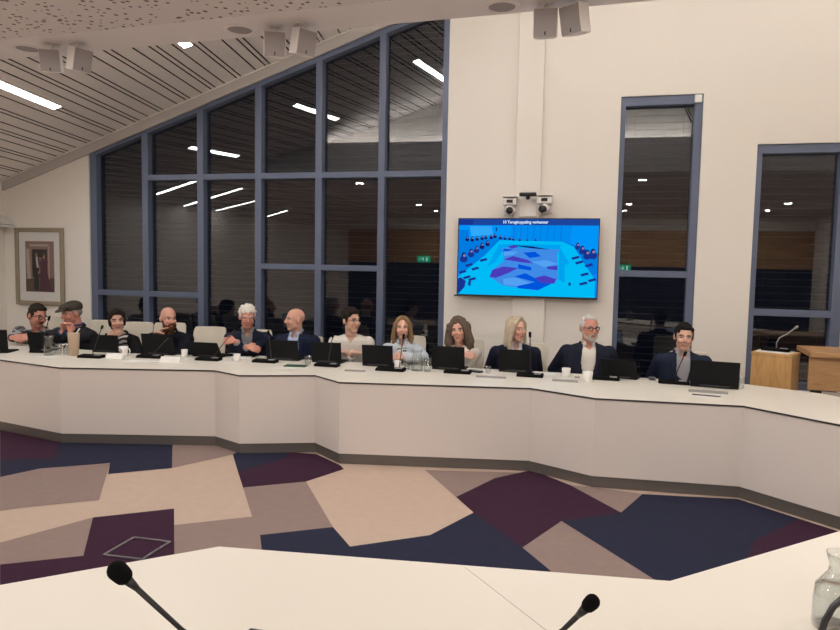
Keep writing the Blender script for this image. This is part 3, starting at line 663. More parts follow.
def person(spec):
    px, pt, pbm, y = spec['head']; s = spec.get('s', 1.0); yaw = radians(spec.get('yaw', 0)); lx, ly = spec.get('lean', (0, .12))
    top, bot = at_y(px, pt, y), at_y(px, pbm, y); hc = (top + bot) / 2 - V((0, 0, .006))
    Rz = Matrix.Rotation(yaw, 3, 'Z'); off = Rz @ V((lx, -ly, 0)); root = empty('person', (hc.x - off.x, hc.y - off.y, 0), yaw)
    tag(root, spec['label'], 'person')
    W2L = Rz.transposed(); RL = V((root.location.x, root.location.y, 0))
    loc = lambda p: W2L @ (p - RL)
    H = V((lx, -ly, hc.z)); sw = spec.get('wide', 1.0); dp = spec.get('deep', 1.0)
    HR = Matrix.Rotation(radians(spec.get('hyaw', 0)) - yaw, 3, 'Z') @ Matrix.Rotation(radians(spec.get('hpitch', 0)), 3, 'X') @ Matrix.Rotation(radians(spec.get('hroll', 0)), 3, 'Y')
    hs = spec.get('hs', 1.0) * s
    hm = lambda q: H + HR @ (V(q) * hs)
    HMt = Matrix.Translation(H) @ (HR.to_4x4()) @ Matrix.Scale(hs, 4)
    N = V((H.x * .92, H.y + .05 * s, H.z - .152 * s)); hip = V((0, 0, .56))
    spine = lambda t: hip.lerp(N, t) + V((0, .03 * sin(pi * t), 0))
    secs = [(-.09, .15, .12), (0, .172, .135), (.12, .176, .138), (.35, .162, .122), (.6, .175, .125), (.78, .188, .122), (.88, .176, .108), (.94, .135, .085), (1.0, .07, .066)]
    if spec.get('female'): secs = [(t, a * .9, d * (.9 if t < .5 else 1.02)) for t, a, d in secs]
    def torso(o, tmax=1.0, tmin=-1, taper=True):
        rings = []
        for t, a, d in secs:
            if t > tmax + .001 or t < tmin: continue
            c = spine(t); k = o
            rings.append([c + V(((a * sw * s + k) * (abs(cos(g)) ** .82) * (1 if cos(g) >= 0 else -1), (d * dp * s + k) * (abs(sin(g)) ** .82) * (1 if sin(g) >= 0 else -1), 0)) for g in [2 * pi * i / 28 for i in range(28)]])
        return rings
    SH = [N + V((sd * .172 * sw * s * (.93 if spec.get('female') else 1), .012, -.086 * s)) for sd in (-1, 1)]
    for i, k in enumerate(('shl', 'shr')): SH[i] = SH[i] + V(spec.get(k, (0, 0, 0)))
    arms = []
    for i, sd in enumerate((-1, 1)):
        hspec = spec['hands'][i]; at = hspec['at']; wr = loc(at_y(*at) if len(at) == 3 else V((at_y(at[0], 350, at[2]).x, at[2], at[3]))); A, Bq = .295 * s, .265 * s
        cl = spec.get('lift', .03)
        if over_desk(root, RL, Rz, wr, .0): wr.z = max(wr.z, TZ + cl + .058)
        d = wr - SH[i]; L = min(max(d.length, .16), (A + Bq) * .985); wr = SH[i] + d.normalized() * L
        ca = (A * A + L * L - Bq * Bq) / (2 * A * L); pole = V(hspec.get('pole', (sd * .35, .6, -.8)))
        dn = d.normalized(); pv0 = (pole - dn * pole.dot(dn)).normalized(); best = None
        for q in range(25):
            a = (q + 1) // 2 * radians(14) * (1 if q % 2 else -1)
            e_ = SH[i] + dn * (A * ca) + (Matrix.Rotation(a, 3, dn) @ pv0) * (A * sqrt(max(0, 1 - ca * ca)))
            pen = 0
            for u in range(9):
                for p_, r_ in ((SH[i].lerp(e_, u / 8), .068), (e_.lerp(wr, u / 8), .06 - .012 * u / 8)):
                    if over_desk(root, RL, Rz, p_, r_): pen = max(pen, TZ + cl * .5 + r_ - p_.z)
            sc = max(pen, 0) * 40 + abs(a) * .15
            if best is None or sc < best[0] - 1e-6: best = (sc, e_)
        el = best[1]
        hd = V(hspec['dir']).normalized() if 'dir' in hspec else (wr - el).normalized()
        arms.append((SH[i], el, wr, hd, V(hspec.get('palm', (0, 0, -1))), hspec.get('curl', .28)))
    K = [V((sd * .115 * s, -.45 * s, .55)) for sd in (-1, 1)]; AN = [V((sd * .12 * s, -.40 * s, .10)) for sd in (-1, 1)]; HP = [V((sd * .09, 0, .56)) for sd in (-1, 1)]
    tone = spec.get('tone', (.62, .36, .26)); brow = spec.get('brow', (.10, .07, .05)); stub = spec.get('stubble', 0)
    # --- body: one continuous skin
    b = MB(); b.loft(torso(-.012)); g = 1 if not spec.get('female') else .85
    for sh, el, wr, hd, pn, cu in arms:
        b.caps(sh, el, .05 * s * g, .04 * s * g).caps(el, wr, .039 * s * g, .026 * s * g)
        pn = (pn - hd * pn.dot(hd)).normalized(); sd_ = hd.cross(pn)
        side = 1 if (sh - N).x < 0 else -1
        k = .95 * s * (.9 if spec.get('female') else 1); th = sd_ * side
        for j in range(4):
            f = (j - 1.5) * .021 * k; b.caps(wr + hd * .01, wr + hd * .088 * k + th * -f, .016 * k, .0125 * k)
            Lf = (.078, .086, .08, .062)[j] * k; base = wr + hd * .09 * k - th * f
            m1 = base + (hd * cos(cu) + pn * sin(cu)) * Lf * .52; m2 = m1 + (hd * cos(cu * 2.1) + pn * sin(cu * 2.1)) * Lf * .55
            b.caps(base, m1, .0098 * k, .0088 * k).caps(m1, m2, .0086 * k, .0072 * k)
        t0 = wr + hd * .025 * k + th * .022 * k; t1 = t0 + (hd * .62 + th * .7 + pn * .3).normalized() * .045 * k; t2 = t1 + (hd * .9 + th * .15 + pn * .35).normalized() * .034 * k
        b.caps(t0, t1, .0145 * k, .0108 * k).caps(t1, t2, .0105 * k, .0085 * k)
    for i in range(2): b.caps(HP[i], K[i], .075, .055).caps(K[i], AN[i], .052, .038).caps(AN[i], AN[i] + V((0, -.13, -.055)), .036, .026)
    b.caps(N + V((0, .005, -.02)), hm((0, .022, -.06)), .062 * s * g, .054 * s * g)
    hb = MB(); jw = .9 if spec.get('female') else 1.0; fat = spec.get('fat', 1)
    hb.ball((0, .012, .030), (.077, .098, .088)).ball((0, -.022, -.035), (.0625 * jw * fat, .071, .084)).ball((0, -.055, -.096), (.034 * jw * fat, .032, .024))
    hb.caps((-.043 * jw * fat, -.008, -.066), (0, -.052, -.094), .022, .022).caps((.043 * jw * fat, -.008, -.066), (0, -.052, -.094), .024, .022)
    hb.caps((0, -.086, .016), (0, -.108, -.021), .009, .0135).ball((-.012, -.097, -.027), .0095).ball((.012, -.097, -.027), .0095)
    hb.caps((-.042, -.069, .026), (-.01, -.083, .024), .011, .011).caps((.042, -.069, .026), (.01, -.083, .024), .011, .011)
    hb.ball((-.036, -.066, -.026), .026).ball((.036, -.066, -.026), .026)
    hb.caps((-.018, -.083, -.058), (.018, -.083, -.058), .0085).caps((-.014, -.083, -.068), (.014, -.083, -.068), .0085)
    for sd in (-1, 1): hb.ball((sd * .079, .014, -.004), (.011, .021, .034), Matrix.Rotation(sd * -.35, 3, 'Z'))
    b.join(hb, HMt)
    me = voxel(b, .0062, 1, .45)
    for m in skin_mats(tone, brow, stub): me.materials.append(m)
    inv = HMt.inverted(); mi = [0] * len(me.polygons)
    for p in me.polygons:
        if (p.center - H).length > .2 * hs: continue
        q = inv @ p.center; ax = abs(q.x)
        if q.y > -.035: 
            continue
        if ax < .023 and -.072 < q.z < -.054 and q.y < -.075: mi[p.index] = 1
        elif ((ax - .031) / .0155) ** 2 + ((q.z - .006) / .0075) ** 2 < 1: mi[p.index] = 3 if (ax - .031) ** 2 + (q.z - .006) ** 2 < .0068 ** 2 else 2
        elif .013 < ax < .05 and abs(q.z - (.030 - abs(ax - .03) * .25)) < .0055: mi[p.index] = 4
        elif stub and q.z < -.036 and q.y < -.02: mi[p.index] = 5
        elif (ax < .018 and -.03 < q.z < -.01) or ((ax - .04) / .02) ** 2 + ((q.z + .025) / .017) ** 2 < 1: mi[p.index] = 6
    me.polygons.foreach_set('material_index', mi); me.name = 'body'; link('body', me, root)
    # --- shirt
    jk = spec.get('jacket'); so = .013 if jk else .020
    b = MB(); b.loft(torso(so)); sl = spec.get('sleeve', .97); a0 = .009 if jk else .016
    for sh, el, wr, hd, pn, cu in arms:
        b.caps(sh, el, .053 * s * g + a0, .044 * s * g + a0).tube([el, el.lerp(wr, sl * .5), el.lerp(wr, sl)], [.044 * s * g + a0, .037 * s * g + a0, .032 * s * g + a0 * .8], 14).ball(el, .044 * s * g + a0)
        b.ball(sh, .058 * s * g + a0)
    me = voxel(b, .0085 if not jk else .0095, 2)
    nk = spec.get('neck', .060); vz = spec.get('vneck', .0)
    def nhole(c, n):
        if c.z < N.z - .06 - vz: return False
        q = c - N
        if q.z > -.03 and V((q.x, q.y)).length < nk: return True
        return q.y < -.02 and n.y < .1 and abs(q.x) < (.045 * (q.z + .05 + vz) / (vz + .03)) and q.z > -.05 - vz and n.z < .95 and abs(q.x) < .07
    cull(me, nhole); col = cloth(spec['shirt']); me.materials.append(col)
    cb = MB()
    if spec.get('collar', True):
        ring = [N + V((.066 * s * sin(a), -.068 * s * cos(a) + .004, .022 + .018 * (1 - cos(a)) * .5)) for a in [radians(28 + (304) * i / 16) for i in range(17)]]
        cb.tube(ring, .012, 8)
        for sd in (-1, 1): cb.loft([[N + V((sd * .026, -.075, .03)), N + V((sd * .06, -.055, .025)), N + V((sd * .058, -.05, .015)), N + V((sd * .024, -.066, .02))], [N + V((sd * .03, -.098, -.035)), N + V((sd * .066, -.085, -.03)), N + V((sd * .066, -.078, -.03)), N + V((sd * .03, -.09, -.035))]])
    append(me, cb); me.name = 'shirt'; sho = link('shirt', me, root)
    if spec.get('shirt_label'): sho['label'] = spec['shirt_label']
    # --- jacket or cardigan
    if jk:
        jo = .026; b = MB(); b.loft(torso(jo))
        for sh, el, wr, hd, pn, cu in arms:
            b.caps(sh, el, .062 * s * g + .014, .05 * s * g + .012).tube([el, el.lerp(wr, .46), el.lerp(wr, .92)], [.05 * s * g + .012, .043 * s * g + .012, .038 * s * g + .011], 14).ball(el, .05 * s * g + .012).ball(sh, .062 * s * g + .012)
        me = voxel(b, .0095, 3)
        dz = spec.get('vdepth', .36); vw = spec.get('vwidth', .075); opn = spec.get('open', 0)
        def vee(c, n):
            q = c - N
            if q.z > -.03 and V((q.x, q.y)).length < .070 * s: return True
            t = min(max((c.z - hip.z) / (N.z - hip.z), 0), 1); axis = spine(t); fx = c.x - axis.x
            if c.y > axis.y - .03 or n.y > .45: return False
            if abs(n.x) > .9: return False
            h = (c.z - (N.z - dz)) / dz
            wv = vw * max(h, 0) if h < .7 else max(vw * .7 + (.062 - vw * .7) * min((h - .7) / .25, 1), .05)
            return abs(fx) < max(wv, opn) and (h > 0 or opn > 0) and q.z < .05 and min((V((c.x, c.y, c.z)) - a[2]).length for a in arms) > .12 and min((c - (a[1].lerp(a[2], .5))).length for a in arms) > .105
        cull(me, vee); lap = MB()
        for sd in (-1, 1):
            pts = []
            for h in [1, .85, .65, .45, .25, .05] + ([-.2, -.5, -.8] if opn else []):
                z = N.z - dz + dz * h; t = min(max((z - hip.z) / (N.z - hip.z), 0), 1); ax = spine(t)
                if z < hip.z + .03: continue
                x = max(vw * h if h < .7 else vw * .7 + (.062 - vw * .7) * min((h - .7) / .25, 1), opn, .008)
                a, d = [(sa, sd2) for (t0, sa, sd2) in secs if t0 <= t + .001][-1]
                for (t0, a0_, d0), (t1, a1_, d1) in zip(secs, secs[1:]):
                    if t0 <= t <= t1: u = (t - t0) / (t1 - t0); a = a0_ + (a1_ - a0_) * u; d = d0 + (d1 - d0) * u
                def yf(xx): 
                    r = min(abs(xx) / (a * sw * s + jo), .98); return ax.y - (d * dp * s + jo) * (1 - r ** 2.4) ** (1 / 2.4)
                wl = (.05 if not spec.get('cardigan') else .022) * (1 if h > .2 else max(h + .15, .12))
                x2 = x + wl
                pts.append([V((ax.x + sd * x, yf(x) - .002, z)), V((ax.x + sd * x2, yf(x2) - .009, z + .004)), V((ax.x + sd * x2, yf(x2) + .006, z + .004)), V((ax.x + sd * x, yf(x) + .012, z))])
            lap.loft(pts if sd > 0 else [r[::-1] for r in pts])
        lap.tube([N + V((.078 * s * sin(a), -.078 * s * cos(a) + .006, -.028 + .05 * (1 - cos(a)) * .5)) for a in [radians(40 + 280 * i / 16) for i in range(17)]], .013, 8)
        append(me, lap); me.materials.append(cloth(jk)); me.name = 'jacket'; jo_ = link('cardigan' if spec.get('cardigan') else 'jacket', me, root)
        if spec.get('square'): 
            c = spine(.68); MB().add([(c.x + .075, c.y - .168, c.z + .02), (c.x + .125, c.y - .160, c.z + .04), (c.x + .12, c.y - .164, c.z + .055), (c.x + .075, c.y - .17, c.z + .032)], [(0, 1, 2, 3)]).build('pocket_square', M_paper, root)
    # --- trousers and shoes
    b = MB(); b.loft([[V((.185 * cos(a), .15 * sin(a), z)) for a in [2 * pi * i / 20 for i in range(20)]] for z in (.475, .53, .60, .66)])
    for i in range(2): b.caps(HP[i], K[i], .088, .07).tube([K[i], K[i].lerp(AN[i], .5), AN[i] + V((0, 0, .01))], [.066, .06, .056], 12)
    me = voxel(b, .015, 2); me.materials.append(cloth(spec['trousers']) if spec.get('trousers') else M_trouser); me.name = 'trousers'; link('trousers', me, root)
    for i in range(2):
        b = MB(); a = AN[i]; b.loft([[V((a.x + w * cos(g2), yy, zz + hh * max(sin(g2), -.9))) for g2 in [2 * pi * j / 12 for j in range(12)]] for yy, w, hh, zz in ((a.y + .06, .03, .04, .045), (a.y + .03, .042, .06, .056), (a.y - .06, .045, .045, .043), (a.y - .15, .048, .032, .031), (a.y - .2, .03, .024, .024))])
        b.build('shoe', M_shoe, root, smooth=True)
    # --- hair, beard, cap, spectacles
    st = spec.get('hair'); rg = random.Random(spec['head'][0]); hb = MB()
    def tuft(n, zmin, r, spread=1.0, ymax=-.2):
        for _ in range(n):
            a = rg.uniform(0, 2 * pi); e = rg.uniform(.05, 1.4); c = V((.079 * cos(e) * cos(a) * spread, .02 + .092 * cos(e) * sin(a), .042 + .083 * sin(e)))
            if c.z < zmin or (c.y < -.05 and c.z < .085): continue
            hb.ball(c, r * rg.uniform(.7, 1.25), nu=8, nv=6)
    if st in ('short', 'curly', 'swept', 'fringe'):
        if spec.get('cap'): hb.ball((0, .055, .0), (.074, .055, .055)); st = 'covered'
        elif st != 'fringe':
            hb.ball((0, .026, .046), (.083, .094, .083)); hb.ball((0, .06, .0), (.074, .058, .075)); hb.ball((0, -.03, .092), (.062, .048, .03))
        for sd in (-1, 1): hb.ball((sd * .066, .018, .03), (.020, .05, .042)).ball((sd * .070, -.002, .012), (.013, .018, .03))
        if st == 'fringe': hb.ball((0, .03, .040), (.081, .086, .083)).ball((0, .065, .0), (.07, .05, .07)).ball((0, -.02, .095), (.055, .05, .022))
        if st == 'short': tuft(60, .03, .015); 
        if st == 'curly': tuft(130, .0, .021, 1.08); [hb.ball((x, -.068 + abs(x) * .3, .088 + rg.uniform(-.012, .01)), .019, nu=8, nv=6) for x in (-.055, -.03, -.005, .02, .045)]
        if st == 'swept':
            tuft(70, .03, .019, 1.05)
            for i in range(11):
                x = -.062 + i * .0125; hb.caps((x * .8 - .01, -.02, .125), (x, -.082 + abs(x) * .42, .078 + rg.uniform(-.014, .012)), .017, .010)
        if st == 'fringe': tuft(26, .0, .011)
    elif st in ('long', 'wavy', 'side', 'tied'):
        hb.ball((0, .026, .044), (.085, .097, .085)); hb.ball((0, .06, -.01), (.076, .056, .09))
        vol = {'long': .026, 'wavy': .045, 'side': .030, 'tied': .014}[st]
        for sd in (-1, 1):
            if st == 'tied': hb.ball((0, -.052, .09), (.03, .026, .026)).ball((sd * .06, .0, .06), (.026, .07, .045)).caps((sd * .01, -.068, .088), (sd * .068, -.02, .05), .014, .016); continue
            top_ = V((sd * .012, -.045, .112)); m0 = V((sd * .068, -.042, .055)); m1 = V((sd * (.078 + vol * .3), -.02, -.03)); m2 = V((sd * (.082 + vol * .55), -.012, -.115)); m3 = V((sd * (.078 + vol * .4), -.02, -.185 if st != 'side' else -.20))
            hb.caps(top_, m0, .022, vol * .8).caps(m0, m1, vol * .8, vol).caps(m1, m2, vol, vol * 1.1).caps(m2, m3, vol * 1.05, vol * .55)
            hb.caps((sd * .07, .03, .03), (sd * .08, .04, -.15), vol * 1.3, vol)
            if st == 'wavy':
                for _ in range(46):
                    f = rg.random(); c = m0.lerp(m3, f) + V((sd * (.012 + .016 * sin(f * 9)), rg.uniform(-.015, .06), rg.uniform(-.02, .02))); hb.ball(c, rg.uniform(.014, .026), nu=8, nv=6)
        if st == 'wavy':
            tuft(60, .04, .022, 1.08)
            hb.ball((0, .075, -.10), (.085, .045, .085))
        if st in ('long', 'side'): hb.ball((0, .07, -.10), (.08, .035, .10))
        if st == 'tied': [hb.ball((q_ * .074, .022, -.012), (.018, .045, .062)).caps((q_ * .06, .06, -.03), (q_ * .03, .075, -.12), .03, .025) for q_ in (-1, 1)]; hb.ball((0, .115, .02), (.032, .032, .032)).caps((0, .11, .01), (.01, .10, -.12), .026, .016)
    if hb.v:
        t2 = MB().join(hb, HMt); me = voxel(t2, .0062, 1, .5); me.materials.append(hairm(spec['hair_col'])); me.name = 'hair'; link('hair', me, root)
    bd = spec.get('beard')
    if bd:
        bb = MB(); k = spec.get('beard_size', 1.0)
        for sd in (-1, 1):
            bb.caps((sd * .066, -.005, -.03), (sd * .052, -.035, -.078), .012, .018 * k).caps((sd * .052, -.035, -.078), (0, -.068, -.10 - .012 * (k - 1)), .020 * k, .026 * k).caps((0, -.094, -.043), (sd * .028, -.082, -.058), .0085, .008).caps((sd * .028, -.082, -.058), (sd * .022, -.076, -.088), .009, .014)
        bb.ball((0, -.066, -.108 - .02 * (k - 1)), (.034 * k, .028 * k, .026 * k))
        if k > 1.15: bb.ball((0, -.062, -.15), (.042, .032, .038))
        me = voxel(MB().join(bb, HMt), .0058, 1, .4); me.materials.append(hairm(bd)); me.name = 'beard'; link('beard', me, root)
    if spec.get('moustache'):
        bb = MB(); [bb.caps((0, -.1, -.043), (sd * .027, -.086, -.052), .007, .005) for sd in (-1, 1)]
        MB().join(bb, HMt).build('moustache', hairm(spec['moustache']), root, smooth=True)
    if spec.get('cap'):
        cbm = MB().ball((0, .022, .062), (.094, .108, .066)).ball((0, -.05, .082), (.078, .062, .034), Matrix.Rotation(.22, 3, 'X')); cbm.ball((0, -.105, .060), (.070, .058, .009), Matrix.Rotation(.16, 3, 'X')).ball((0, .03, .035), (.090, .10, .03))
        me = voxel(MB().join(cbm, HMt), .006, 3); me.materials.append(cloth(spec['cap'])); me.name = 'flat_cap'; co = link('flat_cap', me, root); co['label'] = 'dark olive flat cap'
    if spec.get('glasses'):
        gb = MB(); gr = spec['glasses']
        for sd in (-1, 1):
            n = 14; gb.tube([V((sd * .032 + .023 * cos(a), -.101 + abs(.023 * cos(a) * sd + .032) * .12, .004 + .0175 * sin(a))) for a in [2 * pi * i / n for i in range(n + 1)]], gr, 6, cap=False)
            gb.tube([(sd * .055, -.094, .01), (sd * .079, -.05, .012), (sd * .082, .015, .01)], gr, 6)
        gb.tube([(-.009, -.104, .008), (.009, -.104, .008)], gr, 6)
        MB().join(gb, HMt).build('spectacles', M_glasses, root, smooth=True)
    if spec.get('scarf'):
        sb = MB()
        for sd in (-1, 1):
            sb.caps(N + V((sd * .07, -.02, .02)), N + V((sd * .03, -.12, -.08)), .022, .024).caps(N + V((sd * .03, -.12, -.08)), N + V((sd * .028, -.155, -.24)), .026, .03)
        sb.caps(N + V((-.07, .03, .03)), N + V((.07, .03, .03)), .022)
        me = voxel(sb, .008, 2); me.materials.append(spec['scarf']); me.name = 'scarf'; link('scarf', me, root)
    # --- the chair
    ch = spec.get('chair')
    if ch:
        base = RL + Rz @ V((ch.get('dx', 0), ch.get('dy', .06), 0)); chair(base, radians(ch.get('rot', 0)) + yaw, ch['label'], ch.get('top', 1.0))
    return root
NAVY = (.012, .016, .035); CHAR = (.022, .021, .026); WHITE = (.72, .68, .62)
GREY = (.24, .24, .25); PINK = (.64, .345, .25); RED = (.58, .26, .19)
P = lambda at, **k: dict(at=at, **k)
people = [
 dict(label='man in dark plaid overshirt and glasses leaning right at the far left end', head=(37.5, 302, 329, 7.12), s=1.17, yaw=18, shl=(-.02, 0, .06), shr=(0, 0, .05), hyaw=78, hpitch=14, hroll=6, lean=(.14, .2), tone=RED, glasses=.0028, hair='short', hair_col=(.035, .025, .02), moustache=(.09, .05, .03), brow=(.04, .03, .02),
      shirt=(.008, .008, .010), collar=False, jacket=plaid('plaid_flannel'), vdepth=.42, vwidth=.07, open=.05, wide=1.12,
      hands=[P((11, 342, 6.55), dir=(.8, -.3, .0), curl=.8, palm=(.5, .6, -.5)), P((26, 345, 6.5), dir=(-.8, -.2, .1), curl=.8, palm=(-.3, .8, -.5))], chair=dict(label='cream chair behind the man in the plaid overshirt', dy=.1)),
 dict(label='man in flat cap and charcoal blazer with hands clasped before his face', head=(71.5, 299, 326, 6.80), s=1.12, yaw=-22, hyaw=-22, hpitch=14, lean=(-.03, .18), tone=RED, cap=(.055, .05, .038), hair='short', hair_col=(.30, .28, .26), brow=(.2, .18, .16), stubble=.15,
      shirt=(.03, .06, .17), shirt_label='blue shirt', jacket=CHAR, wide=1.02, hands=[P((62, 332, 6.6), dir=(.28, .12, .9), curl=.75, palm=(.9, .1, 0), pole=(-.25, -.9, -.7)), P((70, 333, 6.6), dir=(-.3, .12, .9), curl=.75, palm=(-.9, .1, 0), pole=(-.25, -.9, -.7))], chair=dict(label='cream chair behind the man in the flat cap', dx=-.2, dy=.10, rot=20)),
 dict(label='dark haired woman in zebra print top resting her chin on her hand', head=(117, 307, 332.5, 6.94), s=1.085, yaw=10, hyaw=42, hpitch=6, hroll=-4, lean=(.0, .16), female=True, tone=(.66, .38, .28), hair='tied', hair_col=(.018, .012, .010), brow=(.03, .02, .015),
      shirt=stripes('zebra_print', (.02, .02, .02), (.66, .63, .60), 7, 7, (.5, .3, 0)), collar=False, jacket=(.010, .010, .011), cardigan=True, lift=.06, open=.135, vwidth=.135, vdepth=.4, wide=1.0,
      hands=[P((109, 335.5, 6.76), dir=(.9, -.1, .2), curl=.55, palm=(.2, .9, .2), pole=(.25, .0, -1)), P((122, 0, 6.80, .74), pole=(.6, .3, -.6))], chair=dict(label='cream chair behind the woman in the zebra print top', dx=.0, dy=.1, top=.99)),
 dict(label='bald man with long red brown beard, fingertips together above his laptop', head=(168.5, 304.8, 330.5, 6.96), s=1.07, yaw=18, hyaw=58, hpitch=8, lean=(.06, .20), tone=PINK, beard=(.085, .035, .018), beard_size=1.28, lift=.07, brow=(.16, .08, .05), shirt=(.010, .012, .016), jacket=(.008, .010, .017), vdepth=.22, vwidth=.06, wide=1.1,
      hands=[P((157, 337.5, 6.82), dir=(.45, .1, .85), curl=.45, palm=(.9, -.1, -.2), pole=(-.3, .2, -1)), P((168, 338, 6.82), dir=(-.75, .1, .55), curl=.4, palm=(-.6, -.2, -.7), pole=(.3, .2, -1))], chair=dict(label='cream chair behind the bearded bald man', dx=-.09, dy=.1)),
 dict(label='white haired man in navy blazer and grey shirt with folded arms', head=(247.5, 303, 330, 6.93), s=1.05, yaw=22, hyaw=33, hpitch=10, lean=(.0, .14), tone=RED, glasses=.0018, hair='swept', hair_col=(.72, .68, .62), brow=(.5, .46, .42), shirt=GREY, jacket=NAVY, vdepth=.40, vwidth=.085, wide=1.08,
      hands=[P((246, 347, 6.64), dir=(.9, -.05, -.12), curl=.5, palm=(0, .8, -.4), pole=(-.4, .3, -.8)), P((236, 341.5, 6.63), dir=(-.9, -.05, .1), curl=.6, palm=(0, .9, -.3), pole=(.4, .3, -.8))], chair=dict(label='cream chair of the white haired man in the navy blazer', dx=.04, dy=.05, top=.97)),
 dict(label='bald clean shaven man in navy blazer turned left, pale blue shirt', head=(295, 307, 331, 6.98), s=1.04, yaw=4, hyaw=-48, hpitch=2, lean=(.0, .12), tone=PINK, stubble=.12, brow=(.2, .12, .08), shirt=(.44, .54, .74), jacket=(.012, .018, .045), vdepth=.44, vwidth=.10, wide=1.12,
      hands=[P((283, 0, 6.96, .69), dir=(.7, -.7, 0)), P((300, 0, 6.96, .69), dir=(-.6, -.8, 0))], chair=dict(label='cream chair of the bald man in the pale blue shirt', dy=.02, top=.92)),
 dict(label='man with dark curly hair and glasses in a collarless white shirt', head=(351.5, 306.5, 333.5, 6.98), s=1.05, yaw=15, hyaw=58, hpitch=2, lean=(.02, .13), tone=(.66, .39, .28), glasses=.0016, hair='curly', hair_col=(.020, .014, .011), brow=(.04, .03, .02), shirt=WHITE, collar=False, neck=.066, vneck=.03, sleeve=.78, wide=1.0,
      hands=[P((353, 0, 6.88, .83), dir=(.9, -.1, 0), curl=.3), P((346, 0, 6.88, .83), dir=(-.9, -.1, 0), curl=.3)], chair=dict(label='cream chair behind the man in the white collarless shirt', dx=.0, dy=-.01, top=.95)),
 dict(label='woman with straight blonde hair, pale blue shirt and patterned scarf', head=(402.5, 316, 338, 7.08), s=1.02, yaw=12, hyaw=14, hpitch=2, lean=(0, .06), female=True, tone=(.68, .39, .29), hair='long', hair_col=(.27, .17, .09), brow=(.2, .12, .07), shirt=(.52, .57, .62), scarf=stripes('scarf_print', (.03, .07, .05), (.62, .60, .55), 9, 5, (.6, .2, .3), .4, .5),
      hands=[P((394, 0, 6.74, .80), pole=(-.05, .5, -1), dir=(.8, -.4, .1), curl=.7, palm=(.3, .8, -.3)), P((403, 0, 6.70, .80), dir=(-.8, -.4, .1), curl=.7, palm=(-.3, .8, -.3))], chair=dict(label='cream chair behind the woman with the patterned scarf', dx=.05, dy=-.02, top=.98)),
 dict(label='woman with wavy grey brown hair and cream blouse, arms folded', head=(458.5, 317, 342.5, 7.03), s=1.05, yaw=6, hyaw=2, hpitch=2, hroll=-6, lean=(-.01, .07), female=True, tone=(.66, .36, .27), hair='wavy', hair_col=(.14, .10, .075), brow=(.1, .06, .04), shirt=(.76, .69, .60), collar=False, vneck=.06, wide=1.06,
      hands=[P((462, 0, 6.90, .85), dir=(.9, -.2, .1), curl=.5, palm=(0, .8, -.3)), P((453, 0, 6.86, .85), dir=(-.9, -.2, .1), curl=.5)], chair=dict(label='cream chair behind the woman with wavy hair', dx=.05, dy=-.02, top=.98)),
 dict(label='blonde woman in navy blazer and white shirt looking to the right', head=(516, 316, 341, 7.03), s=1.06, yaw=10, hyaw=52, hpitch=3, lean=(-.04, .09), female=True, tone=(.66, .36, .27), hair='side', hair_col=(.50, .42, .31), brow=(.25, .16, .1), shirt=(.62, .64, .68), jacket=(.010, .013, .03), vdepth=.30, vwidth=.075, wide=1.18,
      hands=[P((505, 0, 7.02, .69), dir=(.6, -.8, 0)), P((527, 0, 7.02, .69), dir=(-.6, -.8, 0))], chair=dict(label='cream chair behind the blonde woman in the navy blazer', dx=.13, dy=-.02, top=.96)),
 dict(label='man with white hair, white beard and dark glasses in navy blazer', head=(589.5, 314, 341, 6.98), s=1.06, yaw=6, hyaw=26, hpitch=2, lean=(.02, .06), tone=RED, glasses=.0034, hair='fringe', hair_col=(.60, .57, .54), beard=(.46, .42, .39), beard_size=.92, brow=(.3, .26, .24), shirt=WHITE, jacket=(.012, .015, .030), vdepth=.5, vwidth=.11, open=.055, wide=1.13, deep=1.15, square=True, fat=1.06,
      hands=[P((575, 0, 7.02, .69), dir=(.5, -.8, 0)), P((604, 0, 7.02, .69), dir=(-.4, -.8, 0))], chair=dict(label='cream chair hidden behind the man with the white beard', dy=.0, top=.94)),
 dict(label='young man with dark hair, navy blazer and open grey shirt', head=(684, 324.5, 348.5, 6.98), s=1.04, yaw=-2, hyaw=-2, hpitch=4, hroll=3, lean=(.0, .08), tone=(.62, .36, .27), hair='short', hair_col=(.012, .010, .009), brow=(.02, .015, .012), stubble=.06, shirt=(.36, .36, .38), jacket=(.014, .020, .042), vdepth=.46, vwidth=.095, open=.03, wide=1.12,
      hands=[P((672, 0, 7.0, .69), dir=(.7, -.6, 0)), P((697, 0, 7.0, .69), dir=(-.6, -.7, 0))], chair=dict(label='cream chair behind the young dark haired man', dx=.09, dy=.05, top=.95)),
]
for sp in people: person(sp)
q = at_y(203, 330, 7.12); chair(V((q.x, q.y, 0)), radians(14), 'empty cream chair between the bearded bald man and the white haired man', .98)

